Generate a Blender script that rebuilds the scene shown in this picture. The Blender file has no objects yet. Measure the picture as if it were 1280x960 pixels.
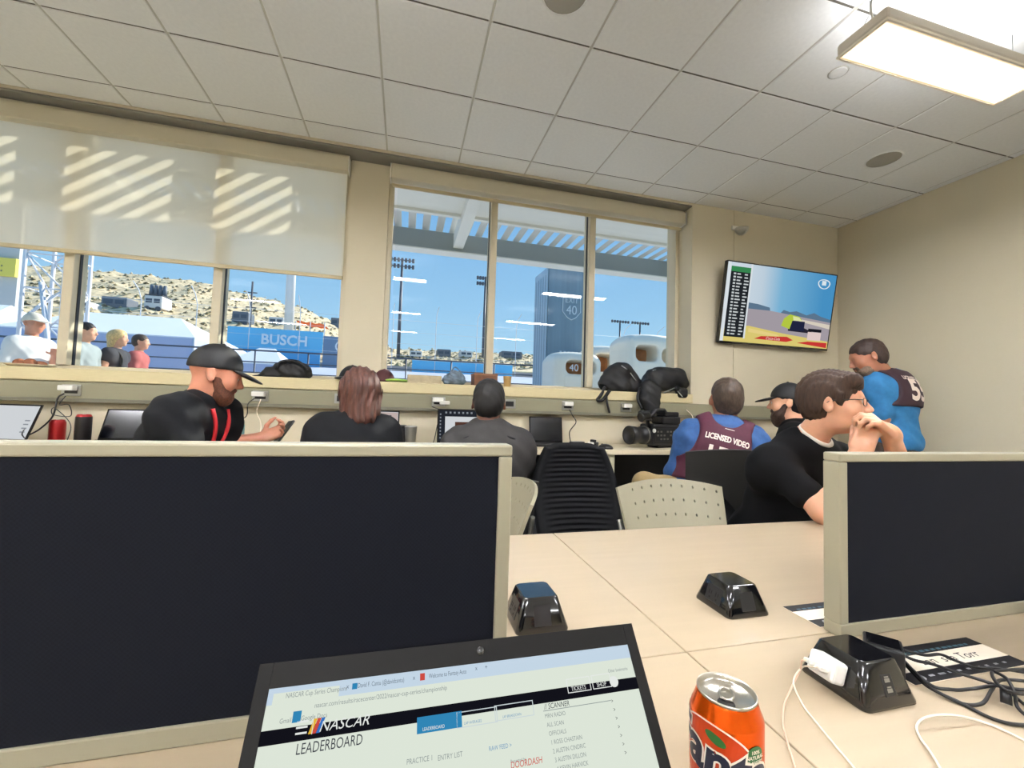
import bpy, bmesh, math, random
import numpy as np
from mathutils import Matrix, Vector
from mathutils.bvhtree import BVHTree
random.seed(7)
S = bpy.context.scene
COL = S.collection
# ------------------------------------------------------------------ camera
YAW, PITCH, ROLL, FPX = .250188706, .048334217, .0310769972, 522.47
EYE = np.array([0, 0, 1.14])
_cy, _sy, _cp, _sp = math.cos(YAW), math.sin(YAW), math.cos(PITCH), math.sin(PITCH)
FW = np.array([_sy*_cp, _cy*_cp, _sp]); _r = np.array([_cy, -_sy, 0]); _u = np.cross(_r, FW)
RT = math.cos(ROLL)*_r + math.sin(ROLL)*_u; UPV = -math.sin(ROLL)*_r + math.cos(ROLL)*_u
cam = bpy.data.cameras.new('camera'); cam.sensor_width = 36; cam.lens = FPX/1280*36
cam.clip_start = .02; cam.clip_end = 2000
camo = bpy.data.objects.new('camera', cam); COL.objects.link(camo)
camo.matrix_world = Matrix([[RT[0], UPV[0], -FW[0], EYE[0]], [RT[1], UPV[1], -FW[1], EYE[1]], [RT[2], UPV[2], -FW[2], EYE[2]], [0, 0, 0, 1]])
S.camera = camo
# survey helpers: the point of the photograph's ray on a plane of the room (metres)
def ray(x, y): return FW + (x-640)/FPX*RT - (y-480)/FPX*UPV
def at_y(x, y, Y): d = ray(x, y); return EYE + d*(Y/d[1])
def at_z(x, y, Z): d = ray(x, y); return EYE + d*((Z-EYE[2])/d[2])
def at_x(x, y, X): d = ray(x, y); return EYE + d*(X/d[0])
# ------------------------------------------------------------------ view, world, sun
S.view_settings.view_transform = 'Standard'; S.view_settings.look = 'None'
S.view_settings.exposure = 0.0; S.view_settings.gamma = 1.0
S.view_settings.use_curve_mapping = False
W = bpy.data.worlds.new('sky'); S.world = W; W.use_nodes = True
wt = W.node_tree; wt.nodes.clear()
wo = wt.nodes.new('ShaderNodeOutputWorld'); wb = wt.nodes.new('ShaderNodeBackground')
tc = wt.nodes.new('ShaderNodeTexCoord'); sx = wt.nodes.new('ShaderNodeSeparateXYZ'); rp = wt.nodes.new('ShaderNodeValToRGB')
wt.links.new(tc.outputs['Generated'], sx.inputs[0]); wt.links.new(sx.outputs[2], rp.inputs[0])
wt.links.new(rp.outputs[0], wb.inputs[0]); wt.links.new(wb.outputs[0], wo.inputs[0])
e = rp.color_ramp.elements
e[0].position = 0.0; e[0].color = (.52, .76, .90, 1)
e[1].position = 1.0; e[1].color = (.09, .27, .62, 1)
for p_, c_ in ((.09, (.44, .69, .88)), (.22, (.32, .58, .85)), (.45, (.20, .44, .77))):
    n_ = e.new(p_); n_.color = (*c_, 1)
wb.inputs[1].default_value = 1.08
sun = bpy.data.lights.new('sun', 'SUN'); sun.energy = 7.5; sun.angle = .009; sun.color = (1, .95, .86)
suno = bpy.data.objects.new('sun', sun); COL.objects.link(suno)
suno.rotation_euler = Vector((-1, -.6, -.754)).to_track_quat('-Z', 'Y').to_euler()
LAMP_L = 118.0         # radiance of the ceiling lamps' diffusers
# ------------------------------------------------------------------ materials
def lin(c): return tuple((v/12.92 if v <= .04045 else ((v+.055)/1.055)**2.4) for v in (x/255 for x in c))
MATS = {}
def mat(name, rgb, rough=.6, metal=0, noise=None, bump=None, emit=0, spec=None, coat=0, alpha=None, trans=0, sheen=0, coords='Object'):
    if name in MATS: return MATS[name]
    m = bpy.data.materials.new(name); m.use_nodes = True; t = m.node_tree; b = t.nodes['Principled BSDF']
    c = lin(rgb); b.inputs['Base Color'].default_value = (*c, 1)
    b.inputs['Roughness'].default_value = rough; b.inputs['Metallic'].default_value = metal
    if spec is not None: b.inputs['Specular IOR Level'].default_value = spec
    if coat: b.inputs['Coat Weight'].default_value = coat; b.inputs['Coat Roughness'].default_value = .08
    if trans: b.inputs['Transmission Weight'].default_value = trans
    if sheen: b.inputs['Sheen Weight'].default_value = sheen
    if emit: b.inputs['Emission Color'].default_value = (*c, 1); b.inputs['Emission Strength'].default_value = emit
    if noise or bump:
        tcn = t.nodes.new('ShaderNodeTexCoord')
    if noise:      # (scale, amount[, stretch])
        n = t.nodes.new('ShaderNodeTexNoise'); n.inputs['Scale'].default_value = noise[0]; n.inputs['Detail'].default_value = 6
        src = tcn.outputs[coords]
        if len(noise) > 2:
            mp = t.nodes.new('ShaderNodeMapping'); mp.inputs['Scale'].default_value = noise[2]; t.links.new(src, mp.inputs[0]); src = mp.outputs[0]
        t.links.new(src, n.inputs[0])
        r = t.nodes.new('ShaderNodeValToRGB'); a = noise[1]
        r.color_ramp.elements[0].position = .3; r.color_ramp.elements[1].position = .7
        r.color_ramp.elements[0].color = (*[max(0, v*(1-a)) for v in c], 1); r.color_ramp.elements[1].color = (*[min(1, v*(1+a)) for v in c], 1)
        t.links.new(n.outputs[0], r.inputs[0]); t.links.new(r.outputs[0], b.inputs['Base Color'])
    if bump:       # (scale, strength[, stretch])
        n = t.nodes.new('ShaderNodeTexNoise'); n.inputs['Scale'].default_value = bump[0]; n.inputs['Detail'].default_value = 3
        src = tcn.outputs[coords]
        if len(bump) > 2:
            mp = t.nodes.new('ShaderNodeMapping'); mp.inputs['Scale'].default_value = bump[2]; t.links.new(src, mp.inputs[0]); src = mp.outputs[0]
        t.links.new(src, n.inputs[0])
        bn = t.nodes.new('ShaderNodeBump'); bn.inputs['Strength'].default_value = bump[1]; bn.inputs['Distance'].default_value = .002
        t.links.new(n.outputs[0], bn.inputs['Height']); t.links.new(bn.outputs[0], b.inputs['Normal'])
    MATS[name] = m; return m
def emat(name, rgb, strength):
    if name in MATS: return MATS[name]
    m = bpy.data.materials.new(name); m.use_nodes = True; t = m.node_tree; t.nodes.clear()
    o = t.nodes.new('ShaderNodeOutputMaterial'); e_ = t.nodes.new('ShaderNodeEmission')
    e_.inputs[0].default_value = (*lin(rgb), 1); e_.inputs[1].default_value = strength
    t.links.new(e_.outputs[0], o.inputs[0]); MATS[name] = m; return m
def weave(name, rgb, rgb2, scale, rough=.95):
    m = mat(name, rgb, rough, spec=.2)
    t = m.node_tree; b = t.nodes['Principled BSDF']
    tcn = t.nodes.new('ShaderNodeTexCoord'); ck = t.nodes.new('ShaderNodeTexChecker'); ck.inputs['Scale'].default_value = scale
    ck.inputs['Color1'].default_value = (*lin(rgb), 1); ck.inputs['Color2'].default_value = (*lin(rgb2), 1)
    nz = t.nodes.new('ShaderNodeTexNoise'); nz.inputs['Scale'].default_value = scale*.6; mx = t.nodes.new('ShaderNodeMix'); mx.data_type = 'RGBA'
    t.links.new(tcn.outputs['Object'], ck.inputs[0]); t.links.new(tcn.outputs['Object'], nz.inputs[0])
    t.links.new(nz.outputs[0], mx.inputs[0]); t.links.new(ck.outputs[0], mx.inputs[6]); mx.inputs[7].default_value = (*lin(rgb), 1)
    t.links.new(mx.outputs[2], b.inputs['Base Color']); return m
# ------------------------------------------------------------------ objects
def tag(o, label=None, cat=None, group=None, kind=None):
    if label: o['label'] = label
    if cat: o['category'] = cat
    if group: o['group'] = group
    if kind: o['kind'] = kind
    return o
def empty(name, loc=(0, 0, 0), rz=0, label=None, cat=None, group=None, kind=None, parent=None):
    o = bpy.data.objects.new(name, None); COL.objects.link(o); o.location = loc; o.rotation_euler = (0, 0, rz)
    o.empty_display_size = .05
    if parent: o.parent = parent
    return tag(o, label, cat, group, kind)
def wloc(o):
    v = Vector((0, 0, 0)); m = Matrix.Identity(4)
    while o is not None:
        m = Matrix.LocRotScale(o.location, o.rotation_euler, o.scale) @ m; o = o.parent
    return m
def meshobj(name, me, material, parent=None, smooth=False, world=False):
    if material is not None:
        for m in (material if isinstance(material, (list, tuple)) else [material]): me.materials.append(m)
    if smooth: me.polygons.foreach_set('use_smooth', [True]*len(me.polygons))
    o = bpy.data.objects.new(name, me); COL.objects.link(o)
    if parent:
        o.parent = parent
        if world: me.transform(wloc(parent).inverted())
    return o
class MB:
    """collects shapes of ONE part, then build() links them as one mesh"""
    def __init__(s): s.bm = bmesh.new()
    def quad(s, pts, mi=0):
        f = s.bm.faces.new([s.bm.verts.new(Vector(p)) for p in pts]); f.material_index = mi; return s
    def box(s, a, b, bevel=0, M=None, mi=0, seg=2):
        a = Vector(a); b = Vector(b); bm = s.bm
        r = bmesh.ops.create_cube(bm, size=1)['verts']
        d = b-a; c = (a+b)/2
        for v in r: v.co = Vector((v.co.x*d.x+c.x, v.co.y*d.y+c.y, v.co.z*d.z+c.z))
        fs = list({f for v in r for f in v.link_faces})
        for f in fs: f.material_index = mi
        if bevel:
            es = list({e for v in r for e in v.link_edges})
            rr = bmesh.ops.bevel(bm, geom=es, offset=bevel, segments=seg, affect='EDGES', profile=.5)
            r = list({v for f in rr['faces'] for v in f.verts} | {v for v in r if v.is_valid})
            for f in rr['faces']: f.material_index = mi
        if M is not None:
            for v in r:
                if v.is_valid: v.co = M @ v.co
        return s
    def tube(s, pts, r, n=8, mi=0, closed=False, caps=True):
        pts = [Vector(p) for p in pts]; N = len(pts); rs = r if isinstance(r, (list, tuple)) else [r]*N
        rings = []; prev = None
        for i, p in enumerate(pts):
            if closed: t = pts[(i+1) % N]-pts[i-1]
            else: t = pts[min(i+1, N-1)]-pts[max(i-1, 0)]
            if t.length < 1e-9: t = Vector((0, 0, 1))
            t.normalize()
            if prev is None:
                a = t.orthogonal().normalized()
            else:
                a = prev - t*prev.dot(t)
                a = a.normalized() if a.length > 1e-6 else t.orthogonal().normalized()
            prev = a; b = t.cross(a)
            rings.append([s.bm.verts.new(p+(a*math.cos(2*math.pi*k/n)+b*math.sin(2*math.pi*k/n))*rs[i]) for k in range(n)])
        for i in range(N if closed else N-1):
            A, B = rings[i], rings[(i+1) % N]
            for k in range(n):
                f = s.bm.faces.new([A[k], A[(k+1) % n], B[(k+1) % n], B[k]]); f.material_index = mi; f.smooth = True
        if caps and not closed:
            s.bm.faces.new(rings[0][::-1]).material_index = mi; s.bm.faces.new(rings[-1]).material_index = mi
        return s
    def lathe(s, prof, c=(0, 0, 0), n=24, mi=0, M=None, smooth=True):
        """prof: list of (radius, z); mi an int or one per segment"""
        c = Vector(c); rings = []
        for r, z in prof:
            if r < 1e-6: rings.append([s.bm.verts.new(c+Vector((0, 0, z)))])
            else: rings.append([s.bm.verts.new(c+Vector((r*math.cos(2*math.pi*k/n), r*math.sin(2*math.pi*k/n), z))) for k in range(n)])
        for i in range(len(rings)-1):
            A, B = rings[i], rings[i+1]; m_ = mi[i] if isinstance(mi, (list, tuple)) else mi
            for k in range(n):
                q = [A[k % len(A)], A[(k+1) % n % len(A)], B[(k+1) % n % len(B)], B[k % len(B)]]
                q = [v for j, v in enumerate(q) if v not in q[:j]]
                if len(q) >= 3:
                    f = s.bm.faces.new(q); f.material_index = m_; f.smooth = smooth
        if M is not None:
            for rg in rings:
                for v in rg: v.co = M @ v.co
        return s
    def prism(s, poly, d, mi=0):
        """poly: 3D outline, d: extrusion vector"""
        d = Vector(d); A = [s.bm.verts.new(Vector(p)) for p in poly]; B = [s.bm.verts.new(Vector(p)+d) for p in poly]; n = len(A)
        fs = [s.bm.faces.new(A[::-1]), s.bm.faces.new(B)]
        for i in range(n): fs.append(s.bm.faces.new([A[i], A[(i+1) % n], B[(i+1) % n], B[i]]))
        for f in fs: f.material_index = mi
        return s
    def loft(s, rings, mi=0, smooth=True, cap=True):
        R = [[s.bm.verts.new(Vector(p)) for p in r] for r in rings]; n = len(R[0])
        for A, B in zip(R, R[1:]):
            for k in range(n):
                f = s.bm.faces.new([A[k], A[(k+1) % n], B[(k+1) % n], B[k]]); f.material_index = mi; f.smooth = smooth
        if cap:
            s.bm.faces.new(R[0][::-1]).material_index = mi; s.bm.faces.new(R[-1]).material_index = mi
        return s
    def grid(s, fn, nu, nv, mi=0, smooth=True):
        V = [[s.bm.verts.new(Vector(fn(i/nu, j/nv))) for j in range(nv+1)] for i in range(nu+1)]
        for i in range(nu):
            for j in range(nv):
                f = s.bm.faces.new([V[i][j], V[i+1][j], V[i+1][j+1], V[i][j+1]]); f.smooth = smooth; f.material_index = mi
        return s
    def build(s, name, material, parent=None, world=False, normals=True):
        if normals: bmesh.ops.recalc_face_normals(s.bm, faces=s.bm.faces)
        me = bpy.data.meshes.new(name); s.bm.to_mesh(me); s.bm.free()
        return meshobj(name, me, material, parent, world=world)
def bez(pts, n=12):
    """smooth Catmull-Rom line through points"""
    P = [np.array(p, float) for p in pts]; P = [2*P[0]-P[1]]+P+[2*P[-1]-P[-2]]; out = []
    for i in range(1, len(P)-2):
        for k in range(n):
            t = k/n; a, b, c, d = P[i-1:i+3]
            out.append(.5*((2*b)+(c-a)*t+(2*a-5*b+4*c-d)*t*t+(3*b-a-3*c+d)*t**3))
    out.append(P[-2]); return out
def text_mesh(txt, size=1, offset=0, align='CENTER', shear=0, extrude=0, res=3):
    c = bpy.data.curves.new('lettering', 'FONT'); c.body = txt; c.size = size; c.align_x = align; c.offset = offset; c.shear = shear
    c.extrude = extrude; c.resolution_u = res
    o = bpy.data.objects.new('lettering', c); COL.objects.link(o)
    dg = bpy.context.evaluated_depsgraph_get(); me = bpy.data.meshes.new_from_object(o.evaluated_get(dg))
    bpy.data.objects.remove(o); bpy.data.curves.remove(c); me.materials.clear(); return me
def add_text(mb, txt, M, size, mi=0, offset=0, align='CENTER', shear=0, sx=1.0):
    me = text_mesh(txt, size, offset, align, shear)
    V = [mb.bm.verts.new(M @ Vector((v.co.x*sx, v.co.y, v.co.z))) for v in me.vertices]
    for p in me.polygons:
        try: mb.bm.faces.new([V[i] for i in p.vertices]).material_index = mi
        except ValueError: pass
    bpy.data.meshes.remove(me)
def frame_mat(o, x, y, z):
    return Matrix([[x[0], y[0], z[0], o[0]], [x[1], y[1], z[1], o[1]], [x[2], y[2], z[2], o[2]], [0, 0, 0, 1]])
def copy_tree(o, parent=None):
    c = o.copy(); COL.objects.link(c); c.parent = parent
    for ch in list(o.children): copy_tree(ch, c)
    return c
# ------------------------------------------------------------------ soft bodies: smooth-blended volumes turned into one skin
def nrm(v): v = np.asarray(v, float); return v/max(np.linalg.norm(v), 1e-9)
class Sdf:
    def __init__(s): s.p = []
    def cap(s, a, b, ra, rb=None, k=.02, op='u'): s.p.append((op, k, 'c', (np.asarray(a, float), np.asarray(b, float), ra, ra if rb is None else rb))); return s
    def ell(s, c, r, R=None, k=.02, op='u'): s.p.append((op, k, 'e', (np.asarray(c, float), np.asarray(r, float)*np.ones(3), np.eye(3) if R is None else np.asarray(R, float)))); return s
    def box(s, c, h, r=.01, R=None, k=.02, op='u'): s.p.append((op, k, 'b', (np.asarray(c, float), np.asarray(h, float), r, np.eye(3) if R is None else np.asarray(R, float)))); return s
    def tor(s, c, ax, R, r, k=.02, op='u'): s.p.append((op, k, 't', (np.asarray(c, float), nrm(ax), R, r))); return s
    def half(s, c, n, k=.01): s.p.append(('i', k, 'h', (np.asarray(c, float), nrm(n)))); return s   # keeps the side n points away from
    @staticmethod
    def dist(kind, a, P):
        if kind == 'c':
            p0, p1, ra, rb = a; ab = p1-p0; L = max(ab@ab, 1e-12); t = np.clip((P-p0)@ab/L, 0, 1)
            return np.linalg.norm(P-p0-t[..., None]*ab, axis=-1)-(ra+(rb-ra)*t)
        if kind == 'e':
            c, r, R = a; q = (P-c)@R; k0 = np.linalg.norm(q/r, axis=-1); k1 = np.linalg.norm(q/r**2, axis=-1)
            return k0*(k0-1)/np.maximum(k1, 1e-6)
        if kind == 'b':
            c, h, r, R = a; q = np.abs((P-c)@R)-(h-r); return np.linalg.norm(np.maximum(q, 0), axis=-1)+np.minimum(q.max(-1), 0)-r
        if kind == 't':
            c, ax, R, r = a; q = P-c; z = q@ax; rad = np.linalg.norm(q-z[..., None]*ax, axis=-1)-R; return np.sqrt(rad**2+z**2)-r
        if kind == 'h': return (P-a[0])@a[1]
    @staticmethod
    def comb(F, d, op, k):
        if op == 's': F, d = -F, d
        elif op == 'i': F, d = -F, -d
        h = np.maximum(k-np.abs(F-d), 0)/max(k, 1e-6); m = np.minimum(F, d)-h*h*k*.25
        return -m if op in 'si' else m
    def bounds(s):
        lo, hi = np.full(3, 9e9), np.full(3, -9e9)
        for op, k, kd, a in s.p:
            if op != 'u': continue
            if kd == 'c': r = max(a[2], a[3]); l, h = np.minimum(a[0], a[1])-r, np.maximum(a[0], a[1])+r
            elif kd == 'e': w = np.abs(a[2])@a[1]; l, h = a[0]-w, a[0]+w
            elif kd == 'b': w = np.abs(a[3])@a[1]; l, h = a[0]-w, a[0]+w
            else: w = a[2]+a[3]; l, h = a[0]-w, a[0]+w
            lo = np.minimum(lo, l-k*.3); hi = np.maximum(hi, h+k*.3)
        return lo, hi
    def arrays(s, h, noise=None):
        lo, hi = s.bounds(); lo = lo-2*h; hi = hi+2*h; B = 8; bs = B*h
        nb = np.ceil((hi-lo)/bs).astype(int)
        g = np.stack(np.meshgrid(*[np.arange(n) for n in nb], indexing='ij'), -1).reshape(-1, 3)
        C = lo+(g+.5)*bs; bR = bs*.87
        F = np.full(len(C), 1e3)
        for op, k, kd, a in s.p: F = s.comb(F, s.dist(kd, a, C), op, k)
        act = np.abs(F) < bR*1.6+.006; g = g[act]; C = C[act]
        o = np.stack(np.meshgrid(*[np.arange(B+1)]*3, indexing='ij'), -1).reshape(-1, 3)
        P = (lo+(g[:, None, :]*B+o[None])*h).astype(np.float32)
        F = np.full(P.shape[:2], 1e3, np.float32)
        for op, k, kd, a in s.p:
            if op == 'i': m = slice(None)
            else:
                m = s.dist(kd, a, C) < bR*1.5+k+.01
                if not m.any(): continue
            F[m] = s.comb(F[m], s.dist(kd, a, P[m]), op, k)
        if noise is not None: F = F+noise(P)
        F = F.reshape(-1, B+1, B+1, B+1); sg = F < 0
        n_ = sum(sg[:, i:B+i, j:B+j, k:B+k].astype(np.int8) for i in (0, 1) for j in (0, 1) for k in (0, 1))
        bi, ci, cj, ck = np.nonzero((n_ > 0) & (n_ < 8))
        ijk = g[bi]*B+np.stack([ci, cj, ck], 1)
        N = nb*B+2
        def gid(q): return (q[:, 0]*N[1]+q[:, 1])*N[2]+q[:, 2]
        ids = gid(ijk); order = np.argsort(ids); ids = ids[order]; bi, ci, cj, ck, ijk = bi[order], ci[order], cj[order], ck[order], ijk[order]
        corn = {(i, j, k): F[bi, ci+i, cj+j, ck+k] for i in (0, 1) for j in (0, 1) for k in (0, 1)}
        acc = np.zeros((len(ids), 3)); cnt = np.zeros(len(ids))
        for ax in range(3):
            for u in (0, 1):
                for v in (0, 1):
                    c0 = [u, v]; c0.insert(ax, 0); c1 = list(c0); c1[ax] = 1
                    a, b = corn[tuple(c0)], corn[tuple(c1)]; x = (a < 0) != (b < 0)
                    t = np.where(x, a/np.where(x, a-b, 1), 0)
                    p = np.tile(np.array(c0, float), (len(ids), 1)); p[:, ax] = t
                    acc[x] += p[x]; cnt += x
        V = lo+(ijk+acc/cnt[:, None])*h
        Q = []
        base = corn[(0, 0, 0)] < 0
        for ax in range(3):
            c1 = [0, 0, 0]; c1[ax] = 1; nx = corn[tuple(c1)] < 0; m = np.nonzero(base != nx)[0]
            a1, a2 = (ax+1) % 3, (ax+2) % 3; q = []
            ok = np.ones(len(m), bool)
            for d1, d2 in ((0, 0), (1, 0), (1, 1), (0, 1)):
                t = ijk[m].copy(); t[:, a1] -= d1; t[:, a2] -= d2
                tid = gid(t); ix = np.minimum(np.searchsorted(ids, tid), len(ids)-1); ok &= ids[ix] == tid; q.append(ix)
            q = np.stack(q, 1); fl = base[m]
            q[~fl] = q[~fl][:, ::-1]; Q.append(q[ok])
        return V, np.concatenate(Q)
    def mesh(s, name, h, noise=None, shift=(0, 0, 0)):
        V, Q = s.arrays(h, noise); V = V-np.asarray(shift, float)
        tri = V[Q]; vol = np.einsum('ij,ij->', tri[:, 0], np.cross(tri[:, 1], tri[:, 2]))
        if vol < 0: Q = Q[:, ::-1]
        me = bpy.data.meshes.new(name); me.vertices.add(len(V)); me.vertices.foreach_set('co', V.astype(np.float32).ravel())
        me.loops.add(Q.size); me.loops.foreach_set('vertex_index', Q.ravel().astype(np.int32))
        me.polygons.add(len(Q)); me.polygons.foreach_set('loop_start', np.arange(0, Q.size, 4, dtype=np.int32))
        me.polygons.foreach_set('use_smooth', np.ones(len(Q), bool)); me.update(calc_edges=True); return me
def soft(name, sdf, h, material, parent, noise=None):
    """one continuous soft mesh, given in room coordinates, under its parent"""
    me = sdf.mesh(name, h, noise); o = meshobj(name, me, material, parent, world=parent is not None); return o
# ================================================================== the room
X0, X1, Y0, Y1, ZC = -3.3, 3.8, -5.0, 2.93, 2.85
m_wall = mat('painted_wall', (208, 198, 172), .75, noise=(1.3, .03), bump=(260, .12))
m_rwall = mat('painted_wall_side', (204, 195, 170), .75, noise=(1.1, .03), bump=(260, .12))
m_ceil = mat('ceiling_tile_board', (236, 236, 233), .9, noise=(55, .025), bump=(420, .25))
m_grid = mat('ceiling_grid_metal', (190, 187, 176), .6)
m_gridd = mat('plenum_and_row_shade', (96, 92, 82), .9)
m_floor = mat('pale_vinyl_floor', (214, 212, 208), .6, noise=(12, .06))
m_frame = mat('window_frame_metal', (202, 192, 165), .45, noise=(6, .02))
m_alu = mat('window_frame_edge', (218, 220, 220), .35, metal=.2)
m_gasket = mat('black_gasket', (22, 24, 30), .6)
m_white = mat('white_plastic', (232, 230, 222), .4)
m_blackpl = mat('black_plastic', (16, 16, 18), .35)
m_darkpl = mat('dark_grey_plastic', (42, 43, 46), .45)
m_steel = mat('brushed_steel', (168, 168, 164), .35, metal=.9)
fl = MB().box((X0-.2, Y0-.2, -.1), (X1+.2, Y1+.4, 0)).build('floor', m_floor); tag(fl, 'pale vinyl floor under the desks', 'floor', kind='structure')
# walls
wf = MB()
wf.box((X0-.2, Y1, 0), (2.25, 3.27, 1.2)).box((-.43, 3.07, 1.2), (-.17, 3.27, ZC+.3)).box((X0-.2, 2.98, 1.2), (-2.87, 3.27, ZC))
wf.box((X0-.2, Y1, ZC-.012), (2.25, 3.2, ZC+.4))
wf.box((2.25, Y1, 0), (2.66, 3.27, ZC+.4)).box((2.664, Y1, 0), (X1+.2, 3.27, ZC+.4)).box((2.655, Y1+.004, 0), (2.67, 3.2, ZC))
tag(wf.build('wall_front', m_wall), 'beige painted wall holding the two big windows and the television', 'wall', kind='structure')
tag(MB().box((X1, Y0-.2, 0), (X1+.2, Y1, ZC+.4)).build('wall_right', m_rwall), 'plain beige side wall next to the television corner', 'wall', kind='structure')
tag(MB().box((X0-.2, Y0-.2, 0), (X0, Y1, ZC+.4)).build('wall_left', m_wall), 'plain beige side wall at the end of the blind', 'wall', kind='structure')
tag(MB().box((X0, Y0-.2, 0), (X1, Y0, ZC+.4)).build('wall_back', m_wall), 'plain beige wall facing the windows', 'wall', kind='structure')
m_base = mat('grey_skirting', (88, 86, 80), .7)
tag(MB().box((X0, Y1-.012, 0), (X1, Y1, .1), .002).build('baseboard_front', m_base), 'grey skirting under the window counter', 'baseboard', kind='structure')
tag(MB().box((X1-.012, Y0, 0), (X1, Y1-.012, .1), .002).build('baseboard_right', m_base), 'grey skirting along the side wall', 'baseboard', kind='structure')
# ceiling: backing, grid bars and single tiles
MOD, GX, GY = .4905, -.187, 2.757
ceil = tag(MB().box((X0, Y0, ZC+.03), (X1, Y1, ZC+.13)).build('ceiling', m_gridd), 'suspended ceiling of square off-white tiles', 'ceiling', kind='structure')
xs = [X0]+[GX+MOD*i for i in range(-6, 9) if X0+.05 < GX+MOD*i < X1-.05]+[X1]
ys = [Y1]+[GY-MOD*j for j in range(0, 17) if GY-MOD*j > Y0+.05]+[Y0]
tile_me = {}
for i in range(len(xs)-1):
    for j in range(len(ys)-1):
        w, d = xs[i+1]-xs[i], ys[j]-ys[j+1]; key = (round(w, 3), round(d, 3))
        if key not in tile_me:
            mb = MB(); g = .005; c = .0035; W2, D2 = w/2-g, d/2-g
            lo = [(-W2+c, -D2+c, 0), (W2-c, -D2+c, 0), (W2-c, D2-c, 0), (-W2+c, D2-c, 0)]
            mid = [(-W2, -D2, c), (W2, -D2, c), (W2, D2, c), (-W2, D2, c)]
            top = [(-W2, -D2, .016), (W2, -D2, .016), (W2, D2, .016), (-W2, D2, .016)]
            mb.loft([lo, mid, top], smooth=False)
            o = mb.build('ceiling_tile', m_ceil, ceil); tile_me[key] = o.data
        else:
            o = bpy.data.objects.new('ceiling_tile', tile_me[key]); COL.objects.link(o); o.parent = ceil
        o.location = ((xs[i]+xs[i+1])/2, (ys[j]+ys[j+1])/2, ZC+random.uniform(-.0006, .0006))
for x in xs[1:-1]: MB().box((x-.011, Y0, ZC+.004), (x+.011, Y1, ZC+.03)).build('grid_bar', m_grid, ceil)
for y in ys[1:-1]: MB().box((X0, y-.011, ZC+.0045), (X1, y+.011, ZC+.03)).build('grid_bar', m_gridd, ceil)  # crosswise bars coloured darker to paint the shadow in the row gaps
# windows
def glass_mat():
    m = bpy.data.materials.new('window_glass'); m.use_nodes = True; t = m.node_tree; t.nodes.clear()
    o = t.nodes.new('ShaderNodeOutputMaterial'); mx = t.nodes.new('ShaderNodeMixShader'); tr = t.nodes.new('ShaderNodeBsdfTransparent'); gl = t.nodes.new('ShaderNodeBsdfGlossy')
    fr = t.nodes.new('ShaderNodeFresnel'); fr.inputs[0].default_value = 1.5
    tr.inputs[0].default_value = (.96, .985, .985, 1); gl.inputs['Roughness'].default_value = .0
    ge = t.nodes.new('ShaderNodeNewGeometry'); iv = t.nodes.new('ShaderNodeMath'); iv.operation = 'SUBTRACT'; iv.inputs[0].default_value = 1; ml = t.nodes.new('ShaderNodeMath'); ml.operation = 'MULTIPLY'
    t.links.new(ge.outputs['Backfacing'], iv.inputs[1]); t.links.new(iv.outputs[0], ml.inputs[0]); t.links.new(fr.outputs[0], ml.inputs[1])
    t.links.new(ml.outputs[0], mx.inputs[0]); t.links.new(tr.outputs[0], mx.inputs[1]); t.links.new(gl.outputs[0], mx.inputs[2]); t.links.new(mx.outputs[0], o.inputs[0]); return m
m_glass = glass_mat()
GYP = 3.165
def window(name, xa, xb, muls, label):
    w = empty(name, ((xa+xb)/2, GYP, 1.265), kind='structure', label=label, cat='window'); L = Vector(w.location)
    z0, z1 = 1.265, 2.835
    def P(mb, nm, m): return mb.build(nm, m, w, world=True)
    fw, ya, yb = .035, 3.1, 3.2
    P(MB().box((xa, ya, z0), (xa+fw, yb, z1), .003), 'frame_jamb', m_frame)
    P(MB().box((xb-fw, ya, z0), (xb, yb, z1), .003), 'frame_jamb', m_frame)
    P(MB().box((xa+fw, ya, z1-.03), (xb-fw, yb, z1), .003), 'frame_head', m_frame)
    P(MB().box((xa+fw, ya, z0), (xb-fw, yb, z0+.028), .003), 'frame_bottom', m_frame)
    ed = [xa+fw]+list(muls)+[xb-fw]
    for x in muls:
        mu = P(MB().box((x-.026, 3.085, z0+.028), (x+.026, yb, z1-.03), .004), 'mullion', m_frame)
        P(MB().box((x-.030, 3.128, z0+.028), (x-.0262, 3.15, z1-.03)).box((x+.0262, 3.128, z0+.028), (x+.030, 3.15, z1-.03)), 'gasket', m_gasket)
    for a, b in zip(ed, ed[1:]):
        P(MB().box((a+.02, GYP-.003, z0+.03), (b-.02, GYP+.003, z1-.052)), 'pane', m_glass)
    return w
window('window_1', -2.87, -.43, (-2.0, -1.213), 'three-pane window half covered by a lowered roller shade')
window('window_2', -.17, 2.25, (.61, 1.43), 'three-pane window with its roller shade rolled up')
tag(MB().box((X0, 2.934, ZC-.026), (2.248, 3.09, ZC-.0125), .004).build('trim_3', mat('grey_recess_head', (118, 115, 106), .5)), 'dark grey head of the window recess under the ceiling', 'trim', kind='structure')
m_sill = mat('sill_laminate', (206, 192, 150), .5, noise=(20, .04, (1, 8, 8)))
tag(MB().box((X0, 2.9, 1.192), (2.25, 3.12, 1.265), .006).build('trim_1', m_sill), 'pale wooden window sill above the counter', 'window sill', kind='structure')
m_race = mat('olive_raceway', (136, 132, 108), .55)
rc = MB().box((X0, 2.885, 1.095), (X1, 2.93, 1.188), .004).box((X0, 2.878, 1.075), (X1, 2.93, 1.097), .003, mi=1)  # second box: darker strip that draws the shadow line under the raceway
tag(rc.build('trim_2', [m_race, mat('raceway_shadow_line', (112, 108, 92), .6)]), 'olive grey cable raceway along the wall below the sill', 'cable raceway', kind='structure')
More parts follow.
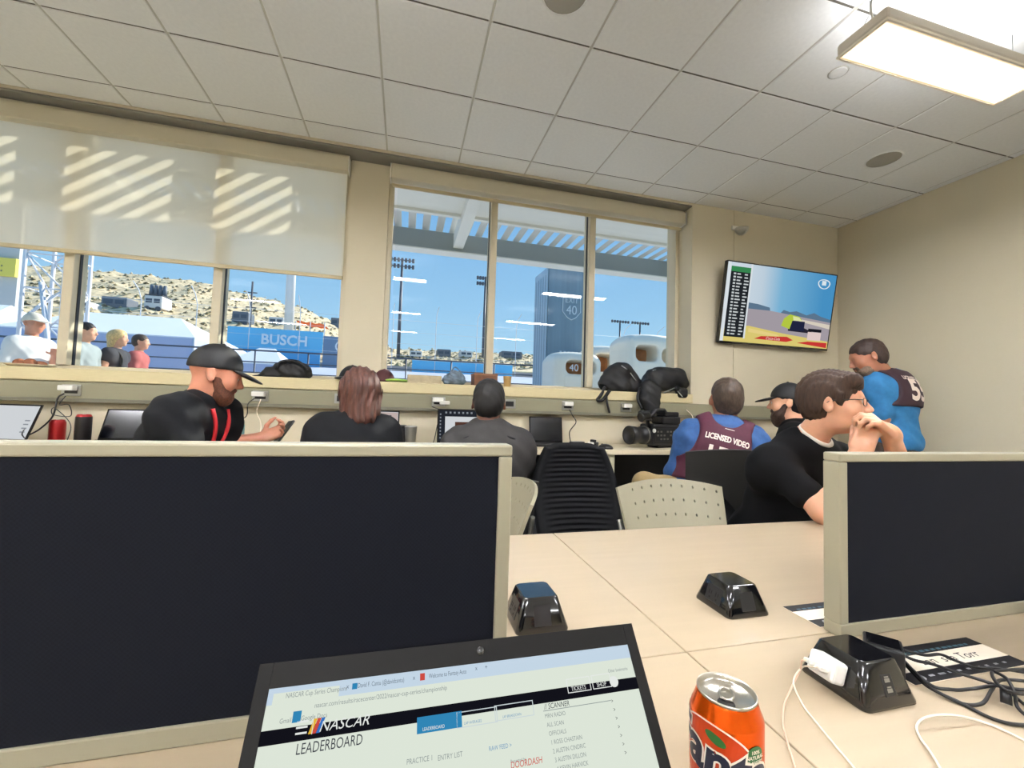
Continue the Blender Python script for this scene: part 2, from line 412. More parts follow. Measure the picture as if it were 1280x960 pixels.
# roller shades
def shade_mat():
    m = bpy.data.materials.new('shade_fabric'); m.use_nodes = True; t = m.node_tree; t.nodes.clear()
    o = t.nodes.new('ShaderNodeOutputMaterial'); d = t.nodes.new('ShaderNodeBsdfDiffuse'); tl = t.nodes.new('ShaderNodeBsdfTranslucent'); tr = t.nodes.new('ShaderNodeBsdfTransparent')
    c = (*lin((238, 230, 206)), 1); d.inputs[0].default_value = c; tl.inputs[0].default_value = c; tr.inputs[0].default_value = (1, .97, .9, 1)
    a = t.nodes.new('ShaderNodeMixShader'); b = t.nodes.new('ShaderNodeMixShader'); a.inputs[0].default_value = .55; b.inputs[0].default_value = .13
    t.links.new(d.outputs[0], a.inputs[1]); t.links.new(tl.outputs[0], a.inputs[2]); t.links.new(a.outputs[0], b.inputs[1]); t.links.new(tr.outputs[0], b.inputs[2]); t.links.new(b.outputs[0], o.inputs[0]); return m
m_shade = shade_mat(); m_fascia = mat('shade_fascia', (200, 192, 168), .5)
def shade(xa, xb, drop, label):
    r = empty('roller_shade', ((xa+xb)/2, 3.04, 2.83), label=label, cat='roller shade', group='roller shades at the windows')
    MB().box((xa, 2.995, 2.705), (xb, 3.078, 2.803), .006).box((xa, 3.02, 2.803), (xb, 3.07, 2.838)).build('fascia', m_fascia, r, world=True)
    MB().box((xa-.006, 2.99, 2.70), (xa, 3.08, 2.808), .002).build('end_cap', m_white, r, world=True)
    MB().box((xb, 2.99, 2.70), (xb+.006, 3.08, 2.808), .002).build('end_cap', m_white, r, world=True)
    if drop:
        MB().quad([(xa+.01, 3.05, drop), (xb-.01, 3.05, drop), (xb-.01, 3.05, 2.72), (xa+.01, 3.05, 2.72)]).build('fabric', m_shade, r, world=True)
    zb = drop if drop else 2.69
    MB().box((xa+.008, 3.041, zb-.025), (xb-.008, 3.059, zb), .004).build('hem_bar', mat('hem_bar_tan', (190, 176, 140), .5), r, world=True)
    return r
shade(-2.85, -.44, 1.985, 'long beige roller shade lowered halfway over the window')
shade(-.158, 2.236, 0, 'beige roller shade fully rolled up in its cassette')
# pendant lamps
def diffuser_mat():
    # edge-lit panel: full output over the middle, dimmer and warmer along its rim
    m = bpy.data.materials.new('lamp_diffuser'); m.use_nodes = True; t = m.node_tree; t.nodes.clear(); o = t.nodes.new('ShaderNodeOutputMaterial'); em = t.nodes.new('ShaderNodeEmission')
    g = t.nodes.new('ShaderNodeTexCoord'); sp = t.nodes.new('ShaderNodeSeparateXYZ'); t.links.new(g.outputs['Object'], sp.inputs[0])
    def op(k, a, b):
        n = t.nodes.new('ShaderNodeMath'); n.operation = k
        for i, v in enumerate((a, b)):
            if v is None: continue
            if isinstance(v, (int, float)): n.inputs[i].default_value = v
            else: t.links.new(v, n.inputs[i])
        return n.outputs[0]
    dx = op('SUBTRACT', .462, op('ABSOLUTE', sp.outputs[0], None)); dy = op('SUBTRACT', .087, op('ABSOLUTE', sp.outputs[1], None))
    q = op('DIVIDE', op('MINIMUM', dx, dy), .034); n = t.nodes.new('ShaderNodeClamp'); t.links.new(q, n.inputs[0])
    st = op('ADD', op('MULTIPLY', op('POWER', n.outputs[0], 3.0), LAMP_L), .95)
    r = t.nodes.new('ShaderNodeValToRGB'); t.links.new(n.outputs[0], r.inputs[0]); r.color_ramp.elements[0].color = (*lin((255, 226, 176)), 1); r.color_ramp.elements[1].color = (*lin((249, 250, 255)), 1); r.color_ramp.elements[1].position = .7
    t.links.new(r.outputs[0], em.inputs[0]); t.links.new(st, em.inputs[1]); t.links.new(em.outputs[0], o.inputs[0]); return m
m_lamp = mat('lamp_housing', (214, 206, 192), .45); m_diff = diffuser_mat(); m_up = emat('lamp_uplight', (249, 250, 255), LAMP_L*.085)
m_rim = mat('lamp_rim', (240, 232, 214), .4)
def lamp(cx, cy, label, group=None):
    z = 2.6; l, w, h = .47, .095, .055
    r = empty('pendant_lamp', (cx, cy, z), label=label, cat='ceiling lamp', group=group)
    MB().box((-l, -w, .004), (l, w, h), .012).build('housing', m_lamp, r)
    mb = MB(); mb.box((-l, -w, -.003), (l, -w+.007, .006)).box((-l, w-.007, -.003), (l, w, .006)).box((-l, -w+.007, -.003), (-l+.007, w-.007, .006)).box((l-.007, -w+.007, -.003), (l, w-.007, .006)); mb.build('rim', m_rim, r)
    MB().box((-l+.008, -w+.008, -.001), (l-.008, w-.008, .0035)).build('diffuser', m_diff, r)
    MB().box((-l+.03, -w+.03, h-.002), (l-.03, w-.03, h+.003)).build('uplight_strip', m_up, r)
    for sx_ in (-1, 1):
        MB().tube([(sx_*(l-.05), -.05, h), (sx_*(l-.05), 0, .12), (sx_*(l-.05), 0, ZC-z+.002)], .0016, 5).tube([(sx_*(l-.05), .05, h), (sx_*(l-.05), 0, .12)], .0016, 5).build('suspension_cable', m_steel, r)
    MB().tube(bez([(-l+.02, -.03, h), (-l-.01, -.05, .11), (-l+.04, -.09, .16), (-l+.02, -.05, .2), (-l+.05, -.02, ZC-z+.002)]), .004, 6).build('power_cord', m_white, r)
    MB().lathe([(0, .0), (.03, .0), (.03, -.015), (0, -.018)], (-l+.05, -.02, ZC-z-.001), 14).build('ceiling_canopy', m_white, r)
    return r
lamp(2.13, 1.185, 'long rectangular pendant lamp glowing warm white near the side wall')
for cx in (2.13, -.25, -2.4):
    for cy in (1.185, -.8, -2.75):
        if (cx, cy) != (2.13, 1.185): lamp(cx, cy, 'long rectangular pendant lamp hanging behind the desks', 'pendant lamps over the room')
# ceiling and wall fittings
m_grille = mat('speaker_grille', (150, 146, 134), .7, bump=(900, .8))
def speaker(x, y, r, label):
    s = empty('ceiling_speaker', (x, y, ZC), label=label, cat='speaker', group='round ceiling speakers')
    MB().lathe([(0, -.004), (r*.9, -.004), (r*.93, -.002)], n=28).build('grille', m_grille, s)
    MB().lathe([(r*.9, -.002), (r*.93, -.006), (r, -.004), (r*1.01, .001)], n=28).build('rim', m_ceil, s)
speaker(3.03, 2.025, .1, 'round ceiling speaker close to the side wall'); speaker(.575, 1.56, .1, 'round ceiling speaker over the middle of the desks')
s = empty('sprinkler_cover', (2.033, 1.558, ZC), label='small white round sprinkler cover plate beside the lamp', cat='sprinkler')
MB().lathe([(0, -.006), (.034, -.006), (.038, -.004), (.038, .001)], n=20).build('plate', m_ceil, s)
MB().lathe([(.0381, -.002), (.044, -.0015), (.044, .001)], n=20).build('rim', m_grid, s)
p = at_y(922, 288, 2.93); s = empty('wall_dome', (p[0], 2.93, p[2]), label='small clear half dome sensor high on the wall over the television', cat='sensor')
MB().box((-.07, -.016, -.006), (.07, 0, .03), .006).build('base', m_white, s)
mb = MB(); mb.lathe([(.0, -.062), (.03, -.05), (.05, -.025), (.055, 0)], n=20); mb.build('dome', mat('clear_dome', (225, 225, 220), .1, trans=.8), s).location = (0, -.045, 0)
MB().lathe([(0, -.03), (.02, -.024), (.028, 0), (0, 0)], n=12).build('sensor_core', m_white, s).location = (0, -.045, .0)
# ================================================================== shared desks in the foreground
TZ = .74
m_desk = mat('cream_laminate', (178, 161, 135), .32, noise=(3, .03, (1, 12, 1)), coat=.15)
m_edge = mat('desk_edge_band', (214, 196, 170), .5)
m_leg = mat('silver_leg', (170, 168, 160), .4, metal=.6)
def desk(xa, xb, ya, yb, label):
    d = empty('desk', ((xa+xb)/2, (ya+yb)/2, 0), label=label, cat='desk', group='four desks pushed together')
    g = .0012
    MB().box((xa+g, ya+g, TZ-.028), (xb-g, yb-g, TZ), .0015).build('top', m_desk, d, world=True)
    MB().box((xa+.03, ya+.25, TZ-.09), (xb-.03, ya+.27, TZ-.03)).build('apron', m_leg, d, world=True)
    for x in (xa+.05, xb-.05):
        for y in (ya+.05, yb-.05):
            MB().box((x-.022, y-.022, 0), (x+.022, y+.022, TZ-.028), .004).build('leg', m_leg, d, world=True)
SX, SY = .469, .615
desk(-1.15, SX, -.06, SY, 'cream topped desk carrying the open laptop with the web page')
desk(SX, 2.05, -.06, SY, 'cream topped desk carrying the soda can and the tangled black cables')
desk(-1.15, SX, SY, 1.257, 'cream topped desk hidden behind the long dark divider')
desk(SX, 2.05, SY, 1.257, 'cream topped desk at which the man in glasses leans')
# dividers
m_fab = weave('navy_divider_fabric', (17, 20, 29), (10, 12, 20), 380)
m_dfr = mat('champagne_aluminium', (158, 153, 132), .4, metal=.2)
def divider(xa, xb, ya, zt, posts, label):
    d = empty('desk_divider', ((xa+xb)/2, ya+.016, TZ), label=label, cat='divider', group='fabric desk dividers')
    yb = ya+.032; pw, tr, br = .019, .016, .024
    MB().box((xa+pw*.5, ya+.003, TZ+br-.002), (xb-pw*.5, yb-.003, zt-tr+.002), .003).build('fabric_panel', m_fab, d, world=True)
    MB().box((xa, ya, zt-tr), (xb, yb, zt), .003).build('top_rail', m_dfr, d, world=True)
    MB().box((xa, ya, TZ+.0005), (xb, yb, TZ+br), .002).build('bottom_rail', m_dfr, d, world=True)
    for x in (xa, xb-pw): MB().box((x, ya, TZ+br), (x+pw, yb, zt-tr), .002).build('side_post', m_dfr, d, world=True)
    for x in posts: MB().box((x-.03, ya-.02, TZ+.0005), (x+.03, ya, TZ+.02), .003).build('clamp', m_dfr, d, world=True)
    return d
divider(-1.1, .149, .567, 1.083, (), 'long dark navy fabric divider standing behind the open laptop')
divider(.771, 1.98, .593, 1.069, (1.32,), 'slate navy fabric divider in front of the man in glasses')
# power pods
m_gloss = mat('gloss_black', (9, 9, 12), .12, coat=.6); m_sat = mat('satin_black', (24, 25, 28), .4)
def rrect(w, d, r, z, n=4, cx=0, cy=0):
    out = []
    for sx_, sy_, a0 in ((1, -1, -90), (1, 1, 0), (-1, 1, 90), (-1, -1, 180)):
        for k in range(n+1):
            a = math.radians(a0+90*k/n); out.append((cx+sx_*(w-r)+r*math.cos(a), cy+sy_*(d-r)+r*math.sin(a), z))
    return out
def pod(x, y, label, usb=False, rz=0):
    p = empty('power_pod', (x, y, TZ), rz, label, 'power outlet', 'black power pods on the desks')
    w0, d0, w1, d1, h = .049, .05, .032, .033, .055
    MB().loft([rrect(w0, d0, .01, .0005), rrect(w0, d0, .01, .004), rrect(w1+.001, d1+.001, .009, h-.002), rrect(w1-.002, d1-.002, .009, h)]).build('body', m_gloss, p)
    ang = math.atan2(w0-w1, h-.006)
    def face(side):          # frame on a sloped face: x across, y up the slope, z outward
        if side == 'front': return frame_mat((0, -(d0+d1)/2-.0003, h/2), (1, 0, 0), (0, math.sin(ang), math.cos(ang)), (0, -math.cos(ang), math.sin(ang)))
        if side == 'left': return frame_mat((-(w0+w1)/2-.0003, 0, h/2), (0, -1, 0), (math.sin(ang), 0, math.cos(ang)), (-math.cos(ang), 0, math.sin(ang)))
        if side == 'right': return frame_mat(((w0+w1)/2+.0003, 0, h/2), (0, 1, 0), (-math.sin(ang), 0, math.cos(ang)), (math.cos(ang), 0, math.sin(ang)))
    for sd in ('left', 'right'):
        M = face(sd); o = MB().box((-.021, -.016, -.001), (.021, .016, .0012), .001, M).build('outlet', m_sat, p)
        mb = MB()
        for sx_ in (-.009, .009):
            mb.box((sx_-.004, -.004, .001), (sx_-.0025, .005, .0016), M=M).box((sx_+.002, -.003, .001), (sx_+.0035, .004, .0016), M=M).box((sx_-.0015, -.011, .001), (sx_+.0015, -.008, .0016), M=M)
        mb.build('socket_slots', mat('slot_black', (3, 3, 3), .8), o)
    M = face('front')
    if usb:
        o = MB().box((-.009, -.014, -.001), (.011, .013, .0012), .001, M).build('usb_plate', m_sat, p)
        mb = MB()
        for k in range(2): mb.box((-.004, -.009+.012*k, .001), (.005, -.0045+.012*k, .0017), M=M).box((-.003, -.0035+.012*k, .001), (.004, -.002+.012*k, .0019), M=M)
        mb.build('usb_contact', m_steel, o)
    else:
        MB().box((-.016, -.017, -.001), (.016, .017, .001), .001, M).build('cover_plate', m_sat, p)
    return p, face
podA, _ = pod(.253, .762, 'black power pod beside the end of the long divider')
podB, _ = pod(.668, .738, 'black power pod standing alone on the open cream desk')
podC, faceC = pod(.665, .49, 'black power pod with a white charger plugged into its side', usb=True)
# white charger and its cables
MC = Matrix.Translation(podC.location) @ faceC('left')
ch = empty('phone_charger', (podC.location.x-.06, podC.location.y, TZ+.03), label='white cube phone charger plugged into the black power pod', cat='charger')
MB().box((-.02, -.014, .0022), (.02, .016, .027), .004, MC).build('charger_body', m_white, ch, world=True)
MB().box((-.014, -.004, .0272), (-.004, .002, .043), .0015, MC).box((.003, -.004, .0272), (.013, .002, .043), .0015, MC).build('usb_plug', m_white, ch, world=True)
m_wcab = mat('white_cable', (240, 226, 206), .45); m_pcab = mat('rose_cable', (226, 190, 165), .45); m_bcab = mat('black_cable', (12, 11, 14), .5)
def zp(x, y, z=TZ+.003): return at_z(x, y, z)
def cable(name, pts, r, m, label, group=None, n=8):
    o = MB().tube(bez(pts, 10), r, n).build(name, m); tag(o, label, 'cable', group); return o
pl1 = np.array(MC @ Vector((-.009, -.001, .044))); pl2 = np.array(MC @ Vector((.008, -.001, .044)))
cable('charging_cable', [pl1, pl1+[-.012, -.004, .002], zp(1000, 838, TZ+.02), zp(990, 858, TZ+.006), zp(980, 882), zp(979, 905), zp(985, 930), zp(994, 960), zp(1004, 1000)], .0012, m_pcab, 'thin rose tinted charging cable dropping from the white charger', 'cables of the white charger')
cable('charging_cable', [pl2, pl2+[-.012, -.004, .004], zp(1003, 834, TZ+.026), zp(992, 852, TZ+.01), zp(1003, 880), zp(1022, 905), zp(1045, 933), zp(1068, 960), zp(1100, 1000)], .0012, m_wcab, 'thin white charging cable running forward from the white charger', 'cables of the white charger')
cable('charging_cable', [zp(1190, 985), zp(1165, 943), zp(1148, 918), zp(1147, 905, TZ+.006), zp(1160, 896, TZ+.012), zp(1190, 894, TZ+.012), zp(1230, 903), zp(1275, 923), zp(1340, 960)], .0014, m_wcab, 'white cable lying in a wide loop on the desk')
# black adapter and tangled cables
ad = empty('power_adapter', (.735, .515, TZ), label='square black power adapter sitting behind the power pod', cat='adapter')
MA = Matrix.Translation((.752, .512, TZ+.03)) @ Matrix.Rotation(math.radians(38), 4, 'Z')
MB().box((-.024, -.024, -.0295), (.024, .024, .012), .003, MA).build('adapter_body', m_sat, ad, world=True)
MB().box((-.02, -.02, .0118), (.02, .02, .0132), .001, MA).build('adapter_top', m_gloss, ad, world=True)
MB().tube([MA @ Vector((.02, -.012, -.012)), MA @ Vector((.036, -.016, -.014))], .006, 8).build('strain_relief', m_sat, ad, world=True)
st = np.array(MA @ Vector((.036, -.016, -.014)))
G = 'tangle of black cables'
tang = [
    [st, zp(1150, 850, TZ+.008), zp(1170, 864, TZ+.006), zp(1200, 878), zp(1240, 898), zp(1275, 906), zp(1320, 905)],
    [st+[0, 0, .003], zp(1155, 852, TZ+.01), zp(1178, 868, TZ+.006), zp(1205, 880), zp(1228, 879, TZ+.006), zp(1240, 862, TZ+.01), zp(1252, 850, TZ+.012), zp(1290, 852, TZ+.012)],
    [st+[0, .003, .002], zp(1160, 854, TZ+.012), zp(1190, 862, TZ+.008), zp(1215, 861, TZ+.008), zp(1245, 857, TZ+.015), zp(1275, 862, TZ+.015), zp(1320, 862, TZ+.01)],
    [np.array(MA @ Vector((.03, 0, -.005))), zp(1140, 824, TZ+.02), zp(1165, 830, TZ+.012), zp(1200, 842, TZ+.01), zp(1232, 852, TZ+.012), zp(1258, 862, TZ+.01), zp(1280, 880), zp(1330, 915)],
    [np.array(MA @ Vector((.028, .008, 0))), zp(1150, 818, TZ+.022), zp(1175, 818, TZ+.016), zp(1195, 826, TZ+.01), zp(1220, 834, TZ+.008), zp(1250, 836, TZ+.012), zp(1290, 842, TZ+.012)],
    [zp(1240, 838, TZ+.02), zp(1258, 848, TZ+.022), zp(1268, 866, TZ+.016), zp(1272, 884, TZ+.01), zp(1290, 900), zp(1330, 930)],
    [zp(1290, 868, TZ+.01), zp(1268, 866, TZ+.022), zp(1250, 858, TZ+.024), zp(1240, 842, TZ+.02), zp(1252, 838, TZ+.016), zp(1300, 836, TZ+.012)],
]
for q in tang: cable('power_cable', q, .0023, m_bcab, 'thin black cable in the tangle beside the power pod', G, 6)
tie = MB().tube([zp(1257, 862, TZ+.02), zp(1258, 880, TZ+.004)], .006, 8).build('cable_plug', m_sat); tag(tie, 'stubby black plug lying in the cable tangle', 'plug')
ab = empty('beige_adapter', (1.285, .545, TZ), label='beige block adapter standing at the foot of the slate divider', cat='adapter')
MB().box((1.25, .515, TZ+.0005), (1.315, .565, TZ+.045), .005).build('adapter_body', m_dfr, ab, world=True)
MB().box((1.262, .5135, TZ+.014), (1.30, .5155, TZ+.032)).build('adapter_label', m_white, ab, world=True)
# place cards
m_card = mat('white_card', (240, 228, 208), .6); m_ink = mat('printed_black', (18, 17, 22), .6); m_teal = mat('printed_teal', (60, 96, 112), .6); m_pen = mat('pen_ink', (40, 34, 34), .7)
def card(x, y, rz, label, txt):
    c = empty('place_card', (x, y, TZ), rz, label, 'place card', 'printed place cards')
    w, d = .128, .04
    MB().box((-w, -d, .0004), (w, d, .0012)).build('sheet', m_card, c)
    MB().box((-w, .018, .0012), (w, d, .0015)).box((-w, -d, .0012), (w, -.016, .0015)).build('printed_band', m_ink, c)
    mb = MB()
    for k in range(16): mb.box((-.11+k*.0135, .0215, .0015), (-.11+k*.0135+random.uniform(.005, .011), .026, .0017))
    mb.build('print_line', m_teal, c)
    mb = MB(); mb.lathe([(0, .0018), (.007, .0018), (.007, .0015)], (-.098, -.028, 0), 14)
    for k in range(9): mb.box((-.08+k*.021, -.03, .0015), (-.08+k*.021+random.uniform(.006, .014), -.0265, .0017))
    mb.build('printed_logo', mat('printed_grey', (150, 152, 156), .6), c)
    if txt:
        mb = MB(); add_text(mb, txt, Matrix.Translation((.012, -.007, .0014)), .022, shear=.25, sx=1.1); mb.build('handwriting', m_pen, c)
card(.882, .51, 0, 'black and white place card lying under the black cables', 'Lan  sea Torr')
card(.90, .672, 0, 'black and white place card behind the slate divider', '')
# ------------------------------------------------------------------ the open laptop
m_lap = mat('laptop_dark_grey', (24, 23, 22), .5, spec=.3); m_bez = mat('laptop_bezel', (16, 15, 14), .55, spec=.15); m_key = mat('laptop_key', (20, 20, 21), .5)
RC = .6584; u_ = np.array([1., 0, 0]); v_ = np.array([0, math.sin(RC), math.cos(RC)]); n_ = np.cross(u_, v_)      # screen axes: across, up the lid, towards the user
o_ = np.array([-.0936, .3763, .9095]); SW = .3137; SH = SW*.5625; LX0, LX1 = o_[0], o_[0]+SW
lap = empty('laptop', ((LX0+LX1)/2, .15, TZ), label='open dark grey laptop showing a racing leaderboard web page', cat='laptop')
ML = frame_mat(o_, u_, v_, n_)
MB().box((-.011, -SH-.02, -.008), (SW+.011, .018, -.0002), .0035, ML).build('lid', m_lap, lap, world=True)
bz = MB()
for a, b in (((-.0105, -SH-.019, -.0005), (0, .0175, .001)), ((SW, -SH-.019, -.0005), (SW+.0105, .0175, .001)), ((0, 0, -.0005), (SW, .0175, .001)), ((0, -SH-.019, -.0005), (SW, -SH, .001))): bz.box(a, b, .0004, ML)
bz.build('bezel', m_bez, lap, world=True)
MB().lathe([(0, .0016), (.003, .0016), (.0035, .001)], (0, 0, 0), 14, M=ML @ Matrix.Translation((SW*.54, .009, 0))).build('webcam', m_gloss, lap, world=True)
hz = ML @ Vector((SW/2, -SH-.019, -.002))
yw = math.atan2(u_[1], u_[0]); MBS = Matrix.Translation((hz.x, hz.y, TZ)) @ Matrix.Rotation(yw, 4, 'Z')
MB().box((-SW/2-.011, -.235, .001), (SW/2+.011, .004, .016), .004, MBS).build('base', m_lap, lap, world=True)
kb = MB()
for r in range(5):
    for k in range(14): kb.box((-SW/2+.01+k*.0222, -.045-r*.019, .0155), (-SW/2+.01+k*.0222+.0195, -.045-r*.019+.0165, .018), .001, MBS, seg=1)
kb.build('keyboard', m_key, lap, world=True)['kind'] = 'stuff'
MB().box((-.05, -.22, .0158), (.05, -.16, .0166), M=MBS).build('touchpad', m_bez, lap, world=True)
MB().tube([MBS @ Vector((-SW/2+.02, 0, .014)), MBS @ Vector((SW/2-.02, 0, .014))], .006, 10).build('hinge', m_bez, lap, world=True)
def scr(px, py):
    d = ray(px, py); t = ((o_-EYE)@n_)/(d@n_); q = EYE+d*t-o_; return q@u_, q@v_
def S_(c, e_=.9): return emat('screen_%d_%d_%d' % c, c, e_)
page = S_((231, 240, 226)); tabs = S_((205, 224, 240)); navy = S_((20, 20, 28)); blue = S_((52, 140, 190)); txt_d = S_((70, 74, 82)); txt_g = S_((150, 160, 160)); txt_w = S_((240, 244, 240)); txt_b = S_((110, 160, 200)); txt_r = S_((215, 80, 70)); yel = S_((240, 190, 60)); pale = S_((214, 226, 228))
scrn = MB().box((0, -SH, -.0002), (SW, 0, .0004), M=ML).build('screen', page, lap, world=True)
def lay(px, py): return scr(px, py)
yb = lambda a, b: (scr(*a)[1]+scr(*b)[1])/2
tab_b = yb((337, 882), (787, 822)); nav_t = yb((331, 915), (797, 845)); nav_b = yb((326, 934), (801, 860))
def flat(name, boxes, m, z=.0006):
    mb = MB()
    for x0, y0, x1, y1 in boxes: mb.box((x0, y0, z-.0002), (x1, y1, z), M=ML)
    o = mb.build(name, m, scrn); o.matrix_parent_inverse = Matrix.Identity(4); o.data.transform(wloc(scrn).inverted()); return o
flat('tab_strip', [(0, tab_b, SW, 0)], tabs)
u0 = scr(339, 870)[0]; tx = scr(425, 855)[0]
flat('open_tab', [(.004, tab_b, tx, -.0035)], page, .0008)
flat('navigation_bar', [(0, nav_b, SW, nav_t)], navy)
bh = nav_t-nav_b
def words(name, items, m, z=.0009):
    for t_, px, py, hpx, al, sh, sxx in items:
        mb = MB(); x, y = scr(px, py); add_text(mb, t_, ML @ Matrix.Translation((x, y, z)), hpx*.74, align=al, shear=sh, sx=sxx*.82)
        o = mb.build(name, m, scrn, normals=False); o.data.transform(wloc(scrn).inverted())
L_ = 'LEFT'
words('page_heading', [('LEADERBOARD', 369, 944, .0125, L_, 0, .9)], txt_d)
words('navigation_lettering', [('NASCAR', 398, 915, .0125, L_, .3, 1.25), ('TICKETS', 714, 864, .0062, L_, 0, 1), ('SHOP', 746, 859, .0062, L_, 0, 1)], txt_w)
x0, y0 = scr(385, 918)
for k, (c, nm) in enumerate(((yel, 'logo_bar'), (txt_r, 'logo_bar'), (S_((60, 120, 200)), 'logo_bar'))):
    mb = MB(); a = x0+.0028*k; mb.quad([ML @ Vector((a, y0, .0009)), ML @ Vector((a+.0026, y0, .0009)), ML @ Vector((a+.0056, y0+.009, .0009)), ML @ Vector((a+.003, y0+.009, .0009))]); o = mb.build(nm, c, scrn); o.data.transform(wloc(scrn).inverted())
xm, ym = scr(369, 919)
flat('menu_icon', [(xm, ym+.0035*k, xm+.008, ym+.0035*k+.0012) for k in range(3)]+[(xm+.0115, ym-.001, xm+.012, ym+.009)], txt_w, .0009)
def outline(px, py, w, h):
    x, y = scr(px, py); t = .0006; return [(x, y, x+w, y+t), (x, y+h-t, x+w, y+h), (x, y, x+t, y+h), (x+w-t, y, x+w, y+h)]
flat('button_outline', outline(710, 867, .0225, .0105)+outline(741.5, 862, .0185, .0105), txt_w, .0009)
xa_, ya_ = scr(767, 852); mb = MB(); mb.lathe([(0, .0009), (.0042, .0009), (.0042, .0006)], n=16, M=ML @ Matrix.Translation((xa_, ya_, 0))); o = mb.build('account_icon', txt_w, scrn); o.data.transform(wloc(scrn).inverted())
xb_, yb_ = scr(521, 918); flat('blue_button', [(xb_, yb_, xb_+.036, yb_+.0105)], blue, .0008)
words('button_lettering', [('LEADERBOARD', 528, 914, .0042, L_, 0, 1)], txt_w, .0010)
flat('pale_button', outline(571, 911, .034, .0105)+outline(619, 902, .034, .0105), pale, .0008)
words('pale_lettering', [('LAP AVERAGES', 580, 906, .0036, L_, 0, 1), ('LAP BREAKDOWN', 628, 898, .0036, L_, 0, .9), ('RAW FEED >', 611, 939, .0055, L_, 0, 1)], txt_b)
words('tab_lettering', [('NASCAR Cup Series Champions', 357, 873, .0062, L_, 0, .9), ('nascar.com/results/racecenter/2022/nascar-cup-series/championship', 393, 885, .0062, L_, 0, 1), ('Gmail', 349, 905, .0058, L_, 0, 1), ('Google Docs', 376, 901, .0058, L_, 0, 1), ('Other bookmarks', 760, 841, .005, L_, 0, .9), ('PRACTICE 1', 508, 956, .0062, L_, 0, 1), ('ENTRY LIST', 547, 951, .0062, L_, 0, 1), ('Presented by', 638, 954, .004, L_, 0, 1)], txt_g)
words('second_tab_lettering', [('David F. Cantu (@davidcantu)', 447, 860, .0062, L_, 0, .8), ('Welcome to Fantasy Auto', 536, 848, .0062, L_, 0, .8), ('x', 433, 861, .0062, L_, 0, 1), ('x', 516, 850, .0062, L_, 0, 1), ('x', 594, 838, .0062, L_, 0, 1), ('+', 606, 837, .007, L_, 0, 1)], S_((110, 124, 140)))
words('sponsor_lettering', [('DOORDASH', 638, 961, .0078, L_, .15, 1)], txt_r)
names = ['MRN RADIO', 'ALL SCAN', 'OFFICIALS', '1 ROSS CHASTAIN', '2 AUSTIN CINDRIC', '3 AUSTIN DILLON', '4 KEVIN HARVICK']
words('scanner_heading', [('// SCANNER', 680, 887, .0072, L_, .15, 1)], txt_d)
words('scanner_list', [(t_, 681+2.5*k, 898+11*k, .0056, L_, 0, 1) for k, t_ in enumerate(names)], txt_g)
xs_, ys_ = scr(679, 889.5); rows = [(xs_, ys_, SW-.03, ys_+.0005)]
flat('scanner_rule', rows, txt_g, .0008)
words('scanner_arrow', [('>', 764+2.8*k, 879+10.8*k, .0058, L_, 0, 1) for k in range(7)], txt_d)
flat('tab_icon', [(scr(525, 849)[0], scr(525, 851)[1], scr(525, 849)[0]+.004, scr(525, 851)[1]+.005)], txt_r, .0009)
flat('bookmark_icon', [(scr(365, 903)[0], scr(365, 904)[1], scr(365, 903)[0]+.006, scr(365, 904)[1]+.007)], blue, .0009)
flat('tab_icon', [(scr(440, 862)[0], scr(440, 862)[1], scr(440, 862)[0]+.004, scr(440, 862)[1]+.004)], blue, .0009)
# ------------------------------------------------------------------ orange soda can
ct = at_z(908, 861, TZ+.122); CX, CY = ct[0], ct[1]
can = empty('soda_can', (CX, CY, TZ), label='open orange soda can with dark blue lettering on the cream desk', cat='can')
m_or = mat('can_orange', (230, 92, 14), .22, metal=.75, noise=(18, .10)); m_canal = mat('can_aluminium', (205, 200, 188), .28, metal=1)
m_navy = mat('can_navy', (22, 28, 50), .35); m_cwh = mat('can_white', (238, 226, 208), .4); m_gr = mat('can_green', (40, 100, 46), .4); m_or2 = mat('can_deep_orange', (196, 62, 14), .35, metal=.3)
R_ = .0331
MB().lathe([(0, .004), (.02, .004), (.0235, .0005), (.026, .001), (R_-.001, .012), (R_, .016)], n=40).build('base', m_canal, can)
MB().lathe([(R_, .016), (R_, .101), (R_-.0008, .104), (R_-.003, .109), (.0278, .1165), (.0268, .1185)], n=48).build('body', m_or, can)
MB().lathe([(.0268, .1185), (.0275, .1195), (.0277, .121), (.0268, .122), (.0258, .1212), (.0252, .117), (.0245, .1155), (0, .1155)], n=40).build('lid', m_canal, can)
fa = math.atan2(-CY, -CX)      # side of the can turned to the room's near end
lx, ly = math.cos(fa), math.sin(fa)
tb = MB(); pts = [(.0105*math.cos(a)*.72, .0105*math.sin(a)) for a in [2*math.pi*k/20 for k in range(20)]]
MT = Matrix.Translation((lx*.001, ly*.001, .1175)) @ Matrix.Rotation(fa+math.pi/2, 4, 'Z')
ring = []
for k in range(20):
    a = 2*math.pi*k/20; ring.append(MT @ Vector((.0062*math.cos(a), .0098*math.sin(a)+.001, 0)))
tb.tube(ring, .0013, 6, closed=True); tb.box((-.0055, -.009, -.0008), (.0055, .001, .0006), .0005, MT); tb.build('pull_tab', m_canal, can)
MB().lathe([(0, .1163), (.0075, .1163), (.008, .1157)], (lx*.013, ly*.013, 0), 20).build('mouth_opening', mat('can_inside', (14, 10, 8), .6), can)
